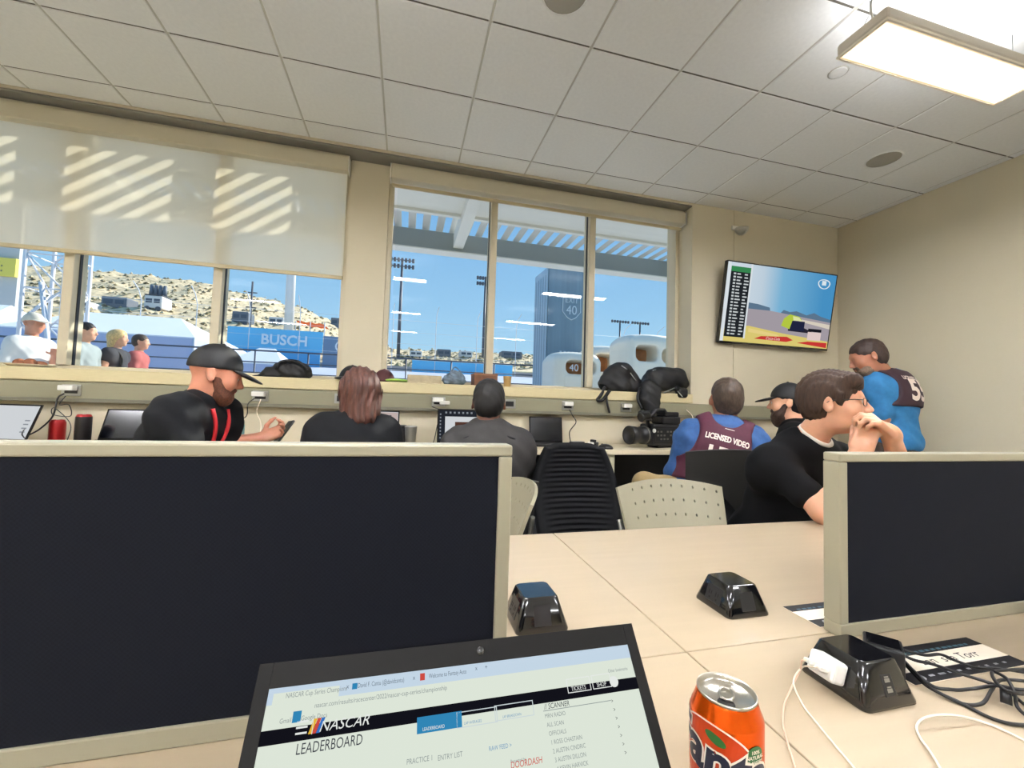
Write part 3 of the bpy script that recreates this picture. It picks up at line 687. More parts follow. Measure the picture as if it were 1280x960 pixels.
def wrap(mb_me, r, a0, z0, tilt=0):
    bm = bmesh.new(); bm.from_mesh(mb_me)
    for _ in range(3):
        es = [e for e in bm.edges if e.calc_length() > .004]
        if es: bmesh.ops.subdivide_edges(bm, edges=es, cuts=1)
    bmesh.ops.triangulate(bm, faces=bm.faces)
    for v in bm.verts:
        x, y = v.co.x, v.co.y; x, y = x*math.cos(tilt)-y*math.sin(tilt), x*math.sin(tilt)+y*math.cos(tilt); a = a0+x/r
        v.co = Vector((r*math.cos(a), r*math.sin(a), z0+y))
    bm.to_mesh(mb_me); bm.free(); return mb_me
def disc_me(rx, ry, n=24):
    me = bpy.data.meshes.new('disc'); bm = bmesh.new(); bm.faces.new([bm.verts.new((rx*math.cos(2*math.pi*k/n), ry*math.sin(2*math.pi*k/n), 0)) for k in range(n)]); bmesh.ops.triangulate(bm, faces=bm.faces); bm.to_mesh(me); bm.free(); return me
def on_can(nm, me, m, r, da, z, tilt=0): return meshobj(nm, wrap(me, r, fa+da, z, tilt), m, can)
on_can('brand_disc', disc_me(.043, .036, 48), m_cwh, R_+.0002, -.42, .068, -.15); on_can('brand_disc_fill', disc_me(.0415, .0345, 48), m_or2, R_+.0004, -.42, .068, -.15)
on_can('leaf', disc_me(.010, .0045), m_gr, R_+.0006, -.28, .0915, -.35)
on_can('brand_outline', text_mesh('Fanta', .050, .0034, res=4), m_cwh, R_+.0008, -.36, .056, -.12)
on_can('brand_lettering', text_mesh('Fanta', .050, .0016, res=4), m_navy, R_+.0011, -.36, .056, -.12)
on_can('badge', disc_me(.0095, .0085), m_gr, R_+.0006, .80, .083, 0)
on_can('badge_lettering', text_mesh('100%\nNATURAL\nFLAVORS', .0045, .0001), m_cwh, R_+.0009, .80, .085, 0)
# ------------------------------------------------------------------ chairs
m_shell = mat('grey_shell_plastic', (150, 144, 122), .5); m_shelld = mat('charcoal_shell_plastic', (52, 51, 49), .55); m_chrome = mat('chair_leg_metal', (150, 148, 140), .35, metal=.8)
m_blk = mat('black_upholstery', (8, 9, 13), .85, bump=(300, .3), spec=.3)
def shell_back(w0, w1, zb, zt, depth, holes=True):
    """curved, slightly crowned backrest in the chair's own frame (back at +y)"""
    nu, nv = 10, 5; bm = bmesh.new()
    def f(u, v):
        s_ = 2*u-1; wv = w0+(w1-w0)*v; crown = .028*(1-s_*s_)*v
        return Vector((s_*wv/2, depth+.10*v-.05*s_*s_, zb+(zt-zb)*v+crown))
    for i in range(nu):
        for j in range(nv):
            a = [(0, 0), (.5, 0), (1, 0), (1, .5), (1, 1), (.5, 1), (0, 1), (0, .5)]
            out = [bm.verts.new(f((i+p)/nu, (j+q)/nv)) for p, q in a]
            hole = holes and 0 < j < nv and 0 < i < nu
            if not hole: bm.faces.new(out); continue
            inn = []
            for p, q in a:
                dx, dy = p-.0, q-.0; ang = math.atan2(q-.5, p-.5)
                inn.append(bm.verts.new(f((i+.5+.075*math.cos(ang))/nu, (j+.5+.11*math.sin(ang))/nv)))
            for k in range(8): bm.faces.new([out[k], out[(k+1) % 8], inn[(k+1) % 8], inn[k]])
    bmesh.ops.remove_doubles(bm, verts=bm.verts, dist=1e-5)
    bmesh.ops.recalc_face_normals(bm, faces=bm.faces)
    me = bpy.data.meshes.new('backrest'); bm.to_mesh(me); bm.free(); return me
def shell_chair(loc, rz, label, m, zt=.82, seat_z=.46, holes=True, group='shell chairs'):
    c = empty('shell_chair', (loc[0], loc[1], 0), rz, label, 'chair', group)
    o = meshobj('backrest', shell_back(.44, .50, seat_z+.08, zt, .20, holes), m, c); md = o.modifiers.new('thick', 'SOLIDIFY'); md.thickness = .012; md.offset = 0
    MB().grid(lambda u, v: ((2*u-1)*.23, -.22+.44*v, seat_z+.02*(2*u-1)**2+.03*max(0, v-.8)*5-.02*max(0, .15-v)/.15), 10, 8).build('seat', m, c).modifiers.new('thick', 'SOLIDIFY').thickness = .014
    for sx_ in (-1, 1):
        MB().tube(bez([(sx_*.2, .1, seat_z-.02), (sx_*.215, .2, seat_z+.03), (sx_*.22, .235, seat_z+.12), (sx_*.225, .27, seat_z+.2)], 5), .011, 8).build('back_support', m_chrome, c)
        for yy in (-.2, .22): MB().tube([(sx_*.2, yy*.8, seat_z-.012), (sx_*.235, yy*1.05, .012), (sx_*.235, yy*1.05, .001)], .011, 8).build('leg', m_chrome, c)
    MB().tube([(-.2, -.16, seat_z-.015), (.2, -.16, seat_z-.015)], .01, 8).tube([(-.2, .17, seat_z-.015), (.2, .17, seat_z-.015)], .01, 8).build('stretcher', m_chrome, c)
    return c
# ------------------------------------------------------------------ chairs round the room
shell_chair((1.12, 1.36), math.radians(-4), 'grey shell chair with rows of small holes in its back, empty at the desk', m_shell, zt=.80)
shell_chair((.19, 1.57), math.radians(-97), 'grey shell chair turned sideways beside the end of the long divider', m_shell, zt=.82)
def task_chair(loc, rz, label, w=.46, zt=1.0, ribs=True, group='black task chairs'):
    c = empty('task_chair', (loc[0], loc[1], 0), rz, label, 'chair', group)
    def f(u, v):
        s_ = 2*u-1; ww = w*(1-.34*max(0, (v-.55)/.45)**1.6)*(.92+.08*min(1, v*3)); rib = .005*math.sin(v*math.pi*2*17) if ribs and abs(s_) < .72 else .004
        return (s_*ww/2, .2+.12*v-.05*s_*s_+.03*math.sin(v*3)-rib, .5+(zt-.5)*(v if v < .97 else .97+(v-.97)*(1-.4*s_*s_)))
    o = MB().grid(f, 16, 102 if ribs else 24).build('backrest', m_blk, c); md = o.modifiers.new('thick', 'SOLIDIFY'); md.thickness = .035; md.offset = 1
    sd = Sdf().box((0, -.01, .47), (.235, .235, .035), .03); soft('seat', sd, .016, m_blk, None).parent = c
    MB().tube([(0, .1, .43), (0, .27, .46), (0, .31, .6)], .018, 8).build('back_post', m_blackpl, c)
    MB().tube([(0, 0, .1), (0, 0, .43)], .025, 10).build('gas_post', m_blackpl, c)
    for k in range(5):
        a = 2*math.pi*k/5+.3
        MB().tube([(0, 0, .11), (.28*math.cos(a), .28*math.sin(a), .075)], [.026, .016], 8).build('base_arm', m_blackpl, c)
        MB().lathe([(0, -.012), (.024, -.012), (.026, 0), (.024, .012), (0, .012)], n=12, M=Matrix.Translation((.28*math.cos(a), .28*math.sin(a), .03)) @ Matrix.Rotation(a, 4, 'Z') @ Matrix.Rotation(math.pi/2, 4, 'X')).build('caster', m_blackpl, c)
    return c
task_chair((.86, 1.76), math.radians(-3), 'tall black ribbed task chair empty between the desks and the counter', .44, .92)
task_chair((1.50, 1.54), math.radians(10), 'black padded chair behind the man in glasses', .46, .70, False)
shell_chair((1.75, 2.03), math.radians(158), 'charcoal shell chair under the man in the maroon vest', m_shelld, zt=.92, seat_z=.54, holes=False)
for x, y, rz, lb in ((-1.14, 2.2, 110, 'charcoal shell chair under the man in the black polo'), (-.17, 2.1, 200, 'charcoal shell chair under the woman with auburn hair'), (.40, 2.08, 168, 'charcoal shell chair under the man in the dark jacket'), (2.48, 2.12, 218, 'charcoal shell chair under the bearded man in the black cap')):
    shell_chair((x, y), math.radians(rz), lb, m_shelld, zt=.80, seat_z=.45, holes=False)
p = at_y(1170, 562, 1.65); task_chair((p[0], 1.4), math.radians(-6), 'low black chair beyond the slate divider by the side wall', .34, p[2]-.02, False)
# ================================================================== counter under the windows
CZ = .86; CYF = 2.5
m_ctop = mat('counter_laminate', (222, 208, 178), .4, noise=(4, .03, (1, 10, 1)), coat=.1)
m_post = mat('counter_post', (196, 190, 160), .5); m_mod = mat('modesty_panel', (62, 64, 68), .6)
ctr = empty('wall_counter', (0, 2.72, 0), label='long pale counter running along the wall under the windows', cat='counter')
MB().box((X0+.005, CYF, CZ-.03), (3.79, 2.926, CZ), .003).build('top', m_ctop, ctr, world=True)
for x in (-3.2, -1.75, -.2, 1.33, 2.6, 3.74): MB().box((x-.03, 2.52, 0), (x+.03, 2.6, CZ-.03), .004).build('leg', m_post, ctr, world=True)
MB().box((X0+.01, 2.8, .42), (3.78, 2.82, CZ-.03)).build('modesty_panel', m_blackpl, ctr, world=True)
MB().box((X0+.01, 2.76, .1), (3.78, 2.785, .47)).build('lower_panel', m_mod, ctr, world=True)
# ------------------------------------------------------------------ laptops on the counter
def small_laptop(px, py, Y, w, h, label, scr_m, rz=0, rec=14, silver=False, items=None, dep=.19):
    q = at_y(px, py, Y); c = empty('laptop', (q[0], Y, CZ), rz, label, 'laptop', 'laptops on the counter')
    m1 = mat('laptop_silver', (176, 174, 168), .35, metal=.7) if silver else m_lap
    MB().box((-w/2, -dep, .001), (w/2, .0, .014), .003).build('base', m1, c)
    MB().box((-w/2+.02, -dep+.09, .0141), (w/2-.02, -.02, .0155)).build('keyboard', m_key, c)
    MM = Matrix.Translation((0, .002, .014)) @ Matrix.Rotation(-math.radians(rec), 4, 'X')
    MB().box((-w/2, 0, 0), (w/2, .006, h), .002, MM).build('lid', m1, c)
    MB().box((-w/2+.001, -.0008, .002), (w/2-.001, .0002, h-.001), M=MM).build('bezel', m_bez, c)
    s_ = MB().box((-w/2+.009, -.0014, .016), (w/2-.009, -.0006, h-.009), M=MM).build('screen', scr_m, c)
    MB().tube([(-w/2+.02, .002, .012), (w/2-.02, .002, .012)], .005, 6).build('hinge', m_bez, c)
    if items: items(c, s_, MM, w, h)
    return c
off = mat('screen_off', (14, 16, 22), .15)
def rects(name, m, s_, MM, bx, y=-.002):
    mb = MB()
    for x0, z0, x1, z1 in bx: mb.box((x0, y, z0), (x1, y+.0005, z1), M=MM)
    o = mb.build(name, m, s_)
    if len(bx) > 1: o['kind'] = 'stuff'
    return o
W_ = emat('counter_screen_white', (228, 232, 236), .8); D_ = emat('counter_screen_dark', (40, 44, 52), .8); G_ = emat('counter_screen_grey', (150, 156, 165), .8)
def page_items(c, s_, MM, w, h):
    rects('text_line', G_, s_, MM, [(w/2-.05, .05+.02*k, w/2-.025, .056+.02*k) for k in range(4)]+[(-w/2+.04, .05+.02*k, -w/2+.12, .056+.02*k) for k in range(5)])
small_laptop(-10, 549, 2.66, .32, .20, 'dark laptop with a bright white page beside the red can', W_, rz=math.radians(-14), rec=20, items=page_items)
small_laptop(168, 548, 2.74, .34, .185, 'silver laptop with a dark screen behind the man in the black polo', off, rec=22, silver=True)
def photo_items(c, s_, MM, w, h):
    rects('photo_sky', emat('screen_photo_sky', (210, 190, 185), .8), s_, MM, [(-w/2+.012, .10, w/2-.012, h-.012)])
    rects('photo_shape', D_, s_, MM, [(-w/2+.012, .085, w/2-.012, .1), (-w/2+.012, h-.045, w/2-.05, h-.03)])
small_laptop(466, 550, 2.76, .31, .205, 'laptop showing a picture beyond the woman with auburn hair', W_, rec=12, items=photo_items)
def desktop_items(c, s_, MM, w, h):
    rects('desktop_background', D_, s_, MM, [(-w/2+.010, .018, w/2-.010, h-.011)], -.0018)
    rects('window_page', W_, s_, MM, [(-w/2+.05, .03, w/2-.02, h-.05)], -.0026)
    rects('desktop_icon', G_, s_, MM, [(-w/2+.016+.013*a, .03+.022*k, -w/2+.024+.013*a, .04+.022*k) for k in range(8) for a in (0,)]+[(-w/2+.05+.028*k, h-.03, -w/2+.062+.028*k, h-.018) for k in range(7)], -.0026)
    rects('window_picture', emat('screen_brown', (92, 62, 52), .8), s_, MM, [(-.05, .09, .06, .14)], -.003)
small_laptop(578, 553, 2.74, .33, .225, 'large laptop with desktop icons in front of the man in the dark jacket', D_, rec=10, items=desktop_items)
small_laptop(683, 553.5, 2.85, .25, .185, 'small black laptop with a blank screen on the counter', off, rec=9, dep=.16)
# ------------------------------------------------------------------ cans, bottles and mugs
m_red = mat('can_red', (150, 22, 26), .3, metal=.4); m_blackcan = mat('can_black', (20, 16, 18), .3, metal=.3)
def drink_can(px, py, Y, label, m, top, s=1.0, h=.122):
    q = at_y(px, py, Y); c = empty('drink_can', (q[0], Y, CZ), label=label, cat='can', group='drink cans on the counter')
    r = .033*s
    MB().lathe([(0, .001), (r*.75, .001), (r*.98, .008), (r, .014), (r, h-.016), (r*.97, h-.012)], n=24).build('body', m, c)
    MB().lathe([(r*.97, h-.012), (r*.82, h-.002), (r*.8, h), (r*.76, h-.003), (0, h-.003)], n=24).build('lid', top, c)
    MB().tube([(-.008, 0, h-.002), (0, -.006, h-.001), (.008, 0, h-.002), (0, .006, h-.002)], .0018, 6, closed=True).build('pull_tab', m_canal, c)
drink_can(71, 546, 2.78, 'red drink can standing beside the loose charger wires', m_red, m_red)
drink_can(103, 548, 2.68, 'tall black drink can with a red rim next to the red can', m_blackcan, m_red, 1.0, .158)
def bottle(px, py, Y, label, h=.19, capm=None):
    q = at_y(px, py, Y); c = empty('water_bottle', (q[0], Y, CZ), label=label, cat='bottle', group='plastic water bottles')
    m = mat('clear_bottle_plastic', (214, 224, 220), .08, trans=.85); r = .031
    MB().lathe([(0, .002), (r*.8, .001), (r, .008), (r*.96, .03), (r, .05), (r, h*.58), (r*.97, h*.66), (r*.75, h*.78), (.013, h*.88), (.0125, h*.92), (0, h*.92)], n=22).build('body', m, c)
    MB().lathe([(r+.0006, h*.3), (r+.0008, h*.31), (r+.0008, h*.56), (r+.0006, h*.57)], n=22).build('label_band', mat('bottle_label', (96, 140, 150), .5), c)
    MB().lathe([(0, h), (.013, h), (.0145, h-.003), (.0145, h*.91), (0, h*.91)], n=16).build('cap', capm or mat('green_cap', (38, 84, 58), .5), c)
bottle(297, 548, 2.72, 'clear water bottle with a green cap by the man in the black polo', .2)
bottle(931, 548, 2.86, 'clear water bottle with a dark cap beyond the maroon vest', .2, m_blackpl)
def tumbler(px, py, Y, label, m, h=.115):
    q = at_y(px, py, Y); c = empty('tumbler', (q[0], Y, CZ), label=label, cat='cup', group='steel tumblers beside the picture laptop')
    MB().lathe([(0, .001), (.027, .001), (.03, .004), (.037, h-.004), (.0375, h), (.035, h), (.034, h-.01), (0, h-.012)], n=24).build('cup', m, c)
    MB().lathe([(.0372, h-.006), (.0385, h-.002), (.0385, h+.006), (.03, h+.009), (0, h+.009)], n=24).build('lid', m_blackpl if m is not m_steel else m_steel, c)
tumbler(501, 549, 2.8, 'dark tumbler between the picture laptop and the steel tumbler', m_darkpl); tumbler(513, 550, 2.74, 'shiny steel tumbler standing by the dark tumbler', m_steel)
# loose things and wires on the counter
def cz(px, py, z=CZ+.004): return at_y(px, py, 2.7) if False else np.array([*at_y(px, py, 2.74)[:2], z])
def wall_pt(px, py, Y=2.876): return at_y(px, py, Y)
q = wall_pt(720, 548, 2.78); c = empty('charger_brick', (q[0], 2.76, CZ), .1, 'black charger brick behind the ribbed chair', 'charger')
MB().box((-.05, -.025, .0005), (.05, .025, .032), .005).build('brick', m_sat, c); MB().tube([(.05, 0, .016), (.075, -.005, .012)], .006, 8).build('strain_relief', m_sat, c)
q = wall_pt(741, 548, 2.76); c = empty('camera_battery', (q[0], 2.76, CZ), .3, 'pile of black camera batteries beside the charger brick', 'battery')
for k in range(3): MB().box((-.03+.022*k, -.02, .0005+(.018 if k == 1 else 0)), (-.005+.022*k, .02, .028+(.018 if k == 1 else 0)), .003).build('battery_block', m_sat if k else m_white, c)
q = wall_pt(757, 558, 2.58); c = empty('computer_mouse', (q[0], 2.58, CZ), .6, 'small dark computer mouse near the counter edge', 'mouse')
sd = Sdf().ell((0, 0, .005), (.032, .055, .028)).half((0, 0, .001), (0, 0, -1), .003); soft('shell', sd, .005, m_blackpl, None).parent = c
MB().tube([(0, .02, .0315), (0, .034, .028)], .003, 6).build('wheel', m_sat, c)
# wall outlets on the raceway
def outlet(px, py, label, plug=0):
    q = wall_pt(px, py); o = empty('wall_outlet', (q[0], 2.885, 1.142), label=label, cat='power outlet', group='outlets on the raceway')
    MB().box((-.045, -.005, -.032), (.045, 0, .032), .002).build('plate', m_steel, o)
    MB().box((-.03, -.0065, -.018), (.03, -.0045, .018), .001).build('socket', m_blackpl, o)
    if plug:
        a = MB(); a.box((-.04, -.045, -.002), (.03, -.0066, .026), .004); a.build('plug_adapter', m_white, o)
    if plug > 1: MB().box((.004, -.075, -.018), (.07, -.046, .006), .004).build('second_plug', m_white, o)
    return q
oq = [outlet(88, 491, 'raceway outlet with a white adapter over the red can', 1), outlet(325, 498, 'raceway outlet with a white adapter over the water bottle', 1), outlet(548, 506, 'raceway outlet with two white plugs over the desktop laptop', 2), outlet(637, 508, 'empty steel raceway outlet beside the dark haired man'), outlet(710, 511, 'raceway outlet feeding the charger brick cable', 1), outlet(783, 513, 'raceway outlet behind the hanging backpack strap', 1), outlet(427, 500, 'raceway outlet half hidden by auburn hair'), outlet(917, 517, 'raceway outlet behind the head of the maroon vest man')]
def wire(pts, r, m, label): return cable('power_wire', pts, r, m, label, None, 6)
def V3(px, py, Y): return at_y(px, py, Y)
wire([V3(80, 492, 2.84), V3(72, 498, 2.82), V3(66, 520, 2.80), V3(50, 536, 2.78), V3(34, 545, 2.74), np.array([*V3(24, 549, 2.7)[:2], CZ+.006])], .004, m_bcab, 'thick black wire curving from the outlet to the white page laptop')
wire([V3(82, 495, 2.83), V3(74, 506, 2.8), V3(86, 506, 2.79), V3(88, 520, 2.78), V3(66, 518, 2.78), V3(68, 510, 2.8), V3(88, 530, 2.76), np.array([*V3(84, 546, 2.74)[:2], CZ+.004])], .0022, m_darkpl, 'thin grey wire looping above the red can')
wire([np.array([*V3(20, 548, 2.68)[:2], CZ+.004]), V3(32, 536, 2.66), V3(28, 544, 2.64), np.array([*V3(44, 550, 2.62)[:2], CZ+.004]), np.array([*V3(62, 549, 2.6)[:2], CZ+.004])], .003, m_bcab, 'black wire coiled beside the white page laptop')
wire([V3(318, 498, 2.84), V3(310, 505, 2.82), V3(308, 520, 2.8), V3(296, 526, 2.8), V3(288, 532, 2.8), np.array([*V3(286, 550, 2.76)[:2], CZ+.004])], .003, m_bcab, 'black wire drooping behind the water bottle')
wire([V3(326, 499, 2.83), V3(321, 515, 2.82), V3(326, 530, 2.8), np.array([*V3(324, 550, 2.76)[:2], CZ+.004])], .003, m_wcab, 'white wire hanging from the outlet near the phone')
wire([V3(540, 508, 2.83), V3(552, 515, 2.82), V3(547, 530, 2.8), np.array([*V3(540, 550, 2.74)[:2], CZ+.003]), np.array([*V3(522, 553, 2.68)[:2], CZ+.003]), np.array([*V3(548, 555, 2.66)[:2], CZ+.006]), np.array([*V3(528, 556, 2.62)[:2], CZ+.004])], .003, m_bcab, 'dark wire gathered on the counter next to the steel tumbler')
wire([V3(712, 512, 2.84), V3(716, 520, 2.82), V3(720, 528, 2.8), V3(712, 540, 2.8), np.array([*V3(714, 549, 2.78)[:2], CZ+.01])], .0035, m_bcab, 'black wire from the outlet down to the charger brick')
wire([V3(858, 512, 2.86), V3(866, 522, 2.84), V3(864, 540, 2.8), np.array([*V3(862, 552, 2.78)[:2], CZ+.004])], .003, m_wcab, 'white wire beside the video camera')
wire([np.array([*V3(328, 552, 2.7)[:2], CZ+.003]), np.array([*V3(350, 550, 2.76)[:2], CZ+.003]), np.array([*V3(372, 549, 2.78)[:2], CZ+.003]), np.array([*V3(386, 548, 2.8)[:2], CZ+.003])], .003, m_bcab, 'short black wire lying on the counter by the phone')
q = V3(110, 549, 2.58); c = empty('earphones', (q[0], 2.56, CZ), 0, 'small black earphones left in front of the black can', 'earphones')
MB().tube(bez([(-.08, 0, .008), (-.05, .02, .02), (-.02, 0, .012), (.02, .02, .02), (.05, -.01, .01)], 6), .004, 6).build('cord', m_bcab, c)
soft('earbud', Sdf().ell((-.08, 0, .012), (.016, .012, .012)), .005, m_blackpl, None).parent = c; soft('earbud', Sdf().ell((.05, -.01, .02), (.014, .014, .02)), .005, m_blackpl, None).parent = c
# ------------------------------------------------------------------ shoulder video camera
q = V3(823, 556, 2.70); vc = empty('video_camera', (q[0], 2.70, CZ), math.radians(12), 'large black shoulder video camera with silver dials on the counter', 'video camera')
m_cam = mat('camera_black', (20, 20, 23), .45, bump=(500, .2)); m_dial = mat('camera_dial', (120, 118, 112), .4, metal=.5)
MB().box((-.12, -.07, .02), (.16, .07, .17), .014).build('body', m_cam, vc)
MB().box((-.02, -.06, .17), (.16, .06, .225), .012).box((.02, -.05, .225), (.155, .05, .26), .01).build('top_module', m_cam, vc)
MB().lathe([(0, 0), (.058, 0), (.062, .012), (.062, .05), (.056, .055), (.054, .1), (.06, .105), (.066, .16), (.062, .165), (.055, .15), (0, .14)], n=26, M=Matrix.Translation((-.12, 0, .09)) @ Matrix.Rotation(-math.pi/2, 4, 'Y')).build('lens', m_sat, vc)
MB().lathe([(.0625, .0), (.0645, .003), (.0645, .012), (.0625, .015)], n=26, M=Matrix.Translation((-.135, 0, .09)) @ Matrix.Rotation(-math.pi/2, 4, 'Y')).build('focus_ring', m_dial, vc)
MB().tube([(-.12, -.02, .15), (-.13, -.02, .2), (-.05, -.02, .27), (.03, -.02, .27), (.05, -.02, .25)], .015, 8).build('carry_handle', m_cam, vc)
MB().tube([(-.13, -.05, .2), (-.2, -.07, .235)], .012, 8).build('viewfinder_arm', m_cam, vc)
MB().lathe([(0, 0), (.028, 0), (.03, .01), (.026, .05), (.034, .07), (.03, .075), (0, .07)], n=18, M=Matrix.Translation((-.17, -.07, .23)) @ Matrix.Rotation(-math.radians(100), 4, 'Y')).build('viewfinder', m_blackpl, vc)
mb = MB().box((-.1, -.074, .05), (.1, -.0695, .14), .002); pn = mb.build('control_panel', m_sat, vc)
mb = MB()
for r in range(3):
    for k in range(6):
        if (r+k) % 4: mb.box((-.09+.031*k, -.077, .06+.026*r), (-.09+.031*k+.018, -.0735, .072+.026*r), .001, seg=1)
mb.build('panel_button', m_dial, pn)['kind'] = 'stuff'
MB().lathe([(0, .006), (.014, .006), (.015, 0)], n=16, M=Matrix.Translation((-.115, -.07, .125)) @ Matrix.Rotation(math.pi/2, 4, 'X')).build('dial', m_white, vc)
MB().box((-.06, -.05, 0.001), (.1, .05, .02), .006).build('shoulder_pad', m_sat, vc)
MB().box((.16, -.055, .03), (.2, .055, .16), .008).build('battery', m_sat, vc)
MB().lathe([(0, 0), (.018, 0), (.02, .006), (.02, .1), (.016, .106), (0, .106)], n=16, M=Matrix.Translation((-.06, .02, .245)) @ Matrix.Rotation(-math.radians(90), 4, 'Y')).build('microphone', m_sat, vc)
# ------------------------------------------------------------------ things on the window sill
SZ = 1.265
m_bag = mat('black_nylon', (13, 14, 18), .6, bump=(120, .3)); m_grime = mat('silver_trim', (190, 195, 198), .3, metal=.6)
def at_s(px, py, Y=3.0): v = at_y(px, py, Y); return v
def backpack(root, prims, straps, trims):
    soft('pack', prims, .01, m_bag, root, lambda P: .004*np.sin(P[..., 0]*60+P[..., 2]*40)*np.sin(P[..., 2]*55))
    for pts, r in straps: MB().tube(bez(pts, 6), r, 6).build('strap', m_bag, root, world=True)
    for a, b in trims: MB().tube([a, b], .004, 5).build('trim', m_grime, root, world=True)
Yb = 2.98
def S3(px, py, Y=Yb): return at_y(px, py, Y)
r = empty('backpack', (S3(775, 490)[0], Yb, SZ), label='rounded black backpack on the sill with a strap hanging down', cat='backpack')
sd = Sdf().cap(S3(765, 470), S3(772, 482), .075, .09, .05).cap(S3(757, 480), S3(792, 486), .06, .055, .05).ell(S3(775, 462), (.07, .07, .06), k=.05).cap(S3(784, 464), S3(796, 482), .05, .05, .05).half((0, 0, SZ+.002), (0, 0, -1), .006)
backpack(r, sd, [([S3(756, 484, 2.93), S3(751, 494, 2.89), S3(747, 500, 2.875), S3(753, 500, 2.87), S3(762, 488, 2.9)], .013), ([S3(758, 492, 2.89), S3(759, 504, 2.865), S3(762, 516, 2.865)], .008)], [(S3(777, 457, 2.915), S3(784, 462, 2.91)), (S3(788, 466, 2.92), S3(795, 476, 2.915))])
r = empty('backpack', (S3(830, 490)[0], Yb, SZ), label='black camera backpack slumped on the sill over the video camera', cat='backpack')
sd = Sdf().cap(S3(812, 480), S3(846, 474), .075, .075, .06).ell(S3(828, 468), (.14, .08, .062), k=.05).cap(S3(846, 470), S3(854, 480), .06, .045, .04).half((0, 0, SZ+.002), (0, 0, -1), .006)
sd.cap(S3(808, 482, 2.9), S3(806, 500, 2.845), .05, .045, .05).cap(S3(806, 500, 2.845), S3(814, 514, 2.82), .045, .035, .04).cap(S3(819, 488, 2.88), S3(818, 508, 2.83), .045, .04, .05)
backpack(r, sd, [([S3(800, 484, 2.86), S3(797, 498, 2.82), S3(803, 512, 2.8)], .01)], [(S3(816, 463, 2.90), S3(820, 462, 2.90)), (S3(830, 491, 2.89), S3(843, 485, 2.89))])
r = empty('camera_pouch', (S3(852, 492)[0], 2.93, SZ), label='small black pouch hanging off the sill end by the window jamb', cat='pouch')
soft('pouch', Sdf().box(S3(852, 491, 2.91), (.045, .035, .042), .025).cap(S3(846, 484, 2.94), S3(838, 487, 2.96), .018), .007, m_bag, r)
MB().tube([S3(847, 489, 2.873), S3(853, 496, 2.873)], .004, 5).build('trim', m_grime, r, world=True)
r = empty('duffel_bag', (S3(355, 470)[0], 3.0, SZ), label='crumpled black bag on the sill near the man in the black cap', cat='bag')
soft('bag', Sdf().cap(S3(340, 468, 3.0), S3(378, 466, 3.0), .055, .06, .03).ell(S3(360, 458, 3.0), (.07, .06, .035), k=.03).cap(S3(318, 473, 2.99), S3(340, 470, 3.0), .018, .04, .03).half((0, 0, SZ+.002), (0, 0, -1), .005), .009, m_bag, r, lambda P: .006*np.sin(P[..., 0]*70+P[..., 2]*90)*np.sin(P[..., 1]*50+P[..., 0]*30))
MB().tube(bez([S3(345, 462, 2.94), S3(352, 452, 2.94), S3(372, 452, 2.94), S3(384, 462, 2.94)], 6), .01, 6).build('handle', m_bag, r, world=True)
def sill_cap(px, py, Y, label, crown, brim, bdir, s=1.0):
    q = at_y(px, py, Y); c = empty('baseball_cap', (q[0], Y, SZ), label=label, cat='cap', group='caps left on the sill')
    soft('crown', Sdf().ell((0, 0, .0), (.085*s, .09*s, .105*s)).half((0, 0, .002), (0, 0, -1), .004), .008, crown, None).parent = c
    b = np.array(bdir, float); soft('brim', Sdf().ell(b*.10+[0, 0, .012], (.085 if abs(b[0]) > .5 else .075, .075, .012)).half((0, 0, .002), (0, 0, -1), .004), .006, brim, None).parent = c
    MB().lathe([(0, .004), (.006, .003), (.008, 0)], (0, 0, .104*s), 10).build('button', crown, c)
sill_cap(440, 474, 3.0, 'black cap on the sill behind the woman with auburn hair', m_bag, m_bag, (-.3, -.6, 0))
m_green = mat('lime_trim', (150, 190, 80), .6); m_maroon = mat('maroon_cap', (70, 30, 34), .7)
sill_cap(480, 478, 3.0, 'dark cap with a lime edge on its brim on the sill beside the box lid', m_maroon, m_green, (.85, -.4, 0), .85)
r = empty('paper_plate', (S3(38, 461, 3.0)[0], 3.0, SZ), label='paper plate of leftover food on the sill beside the steel tower', cat='plate')
MB().lathe([(0, .004), (.07, .004), (.1, .016), (.106, .016), (.1, .012), (.07, .001), (0, .001)], n=28).build('plate', m_card, r)
for k in range(5):
    a = k*1.3; soft('food_piece', Sdf().ell((.045*math.cos(a), .04*math.sin(a), .022), (.03, .022, .016+.003*k)), .007, mat('brown_food', (142, 88, 58), .7, noise=(60, .3)), None).parent = r
r = empty('box_lid', (S3(530, 478, 3.0)[0], 3.0, SZ), 0, 'flat beige cardboard box lid on the sill', 'box')
mb = MB(); mb.box((-.11, -.07, .001), (.11, .07, .006)); r_b = mb.build('base', mat('beige_card', (176, 162, 132), .7, noise=(30, .15)), r)
for a, b in (((-.11, -.075, .001), (.11, -.07, .055)), ((-.11, .07, .001), (.11, .075, .055)), ((-.115, -.075, .001), (-.11, .075, .055)), ((.11, -.075, .001), (.115, .075, .055))): MB().box(a, b).build('side', MATS['beige_card'], r)
r = empty('plastic_bag', (S3(567, 480, 3.0)[0], 3.0, SZ), label='scrunched blue grey plastic bag on the sill', cat='bag')
m_pb = mat('plastic_bag_film', (96, 112, 126), .25, noise=(30, .4))
soft('bag', Sdf().ell((0, 0, .03), (.085, .06, .045)).ell((.01, 0, .07), (.05, .035, .04), k=.03).half((0, 0, .001), (0, 0, -1), .004), .007, m_pb, None, lambda P: .008*np.sin(P[..., 0]*90+P[..., 2]*120)*np.sin(P[..., 2]*80+P[..., 1]*70)).parent = r
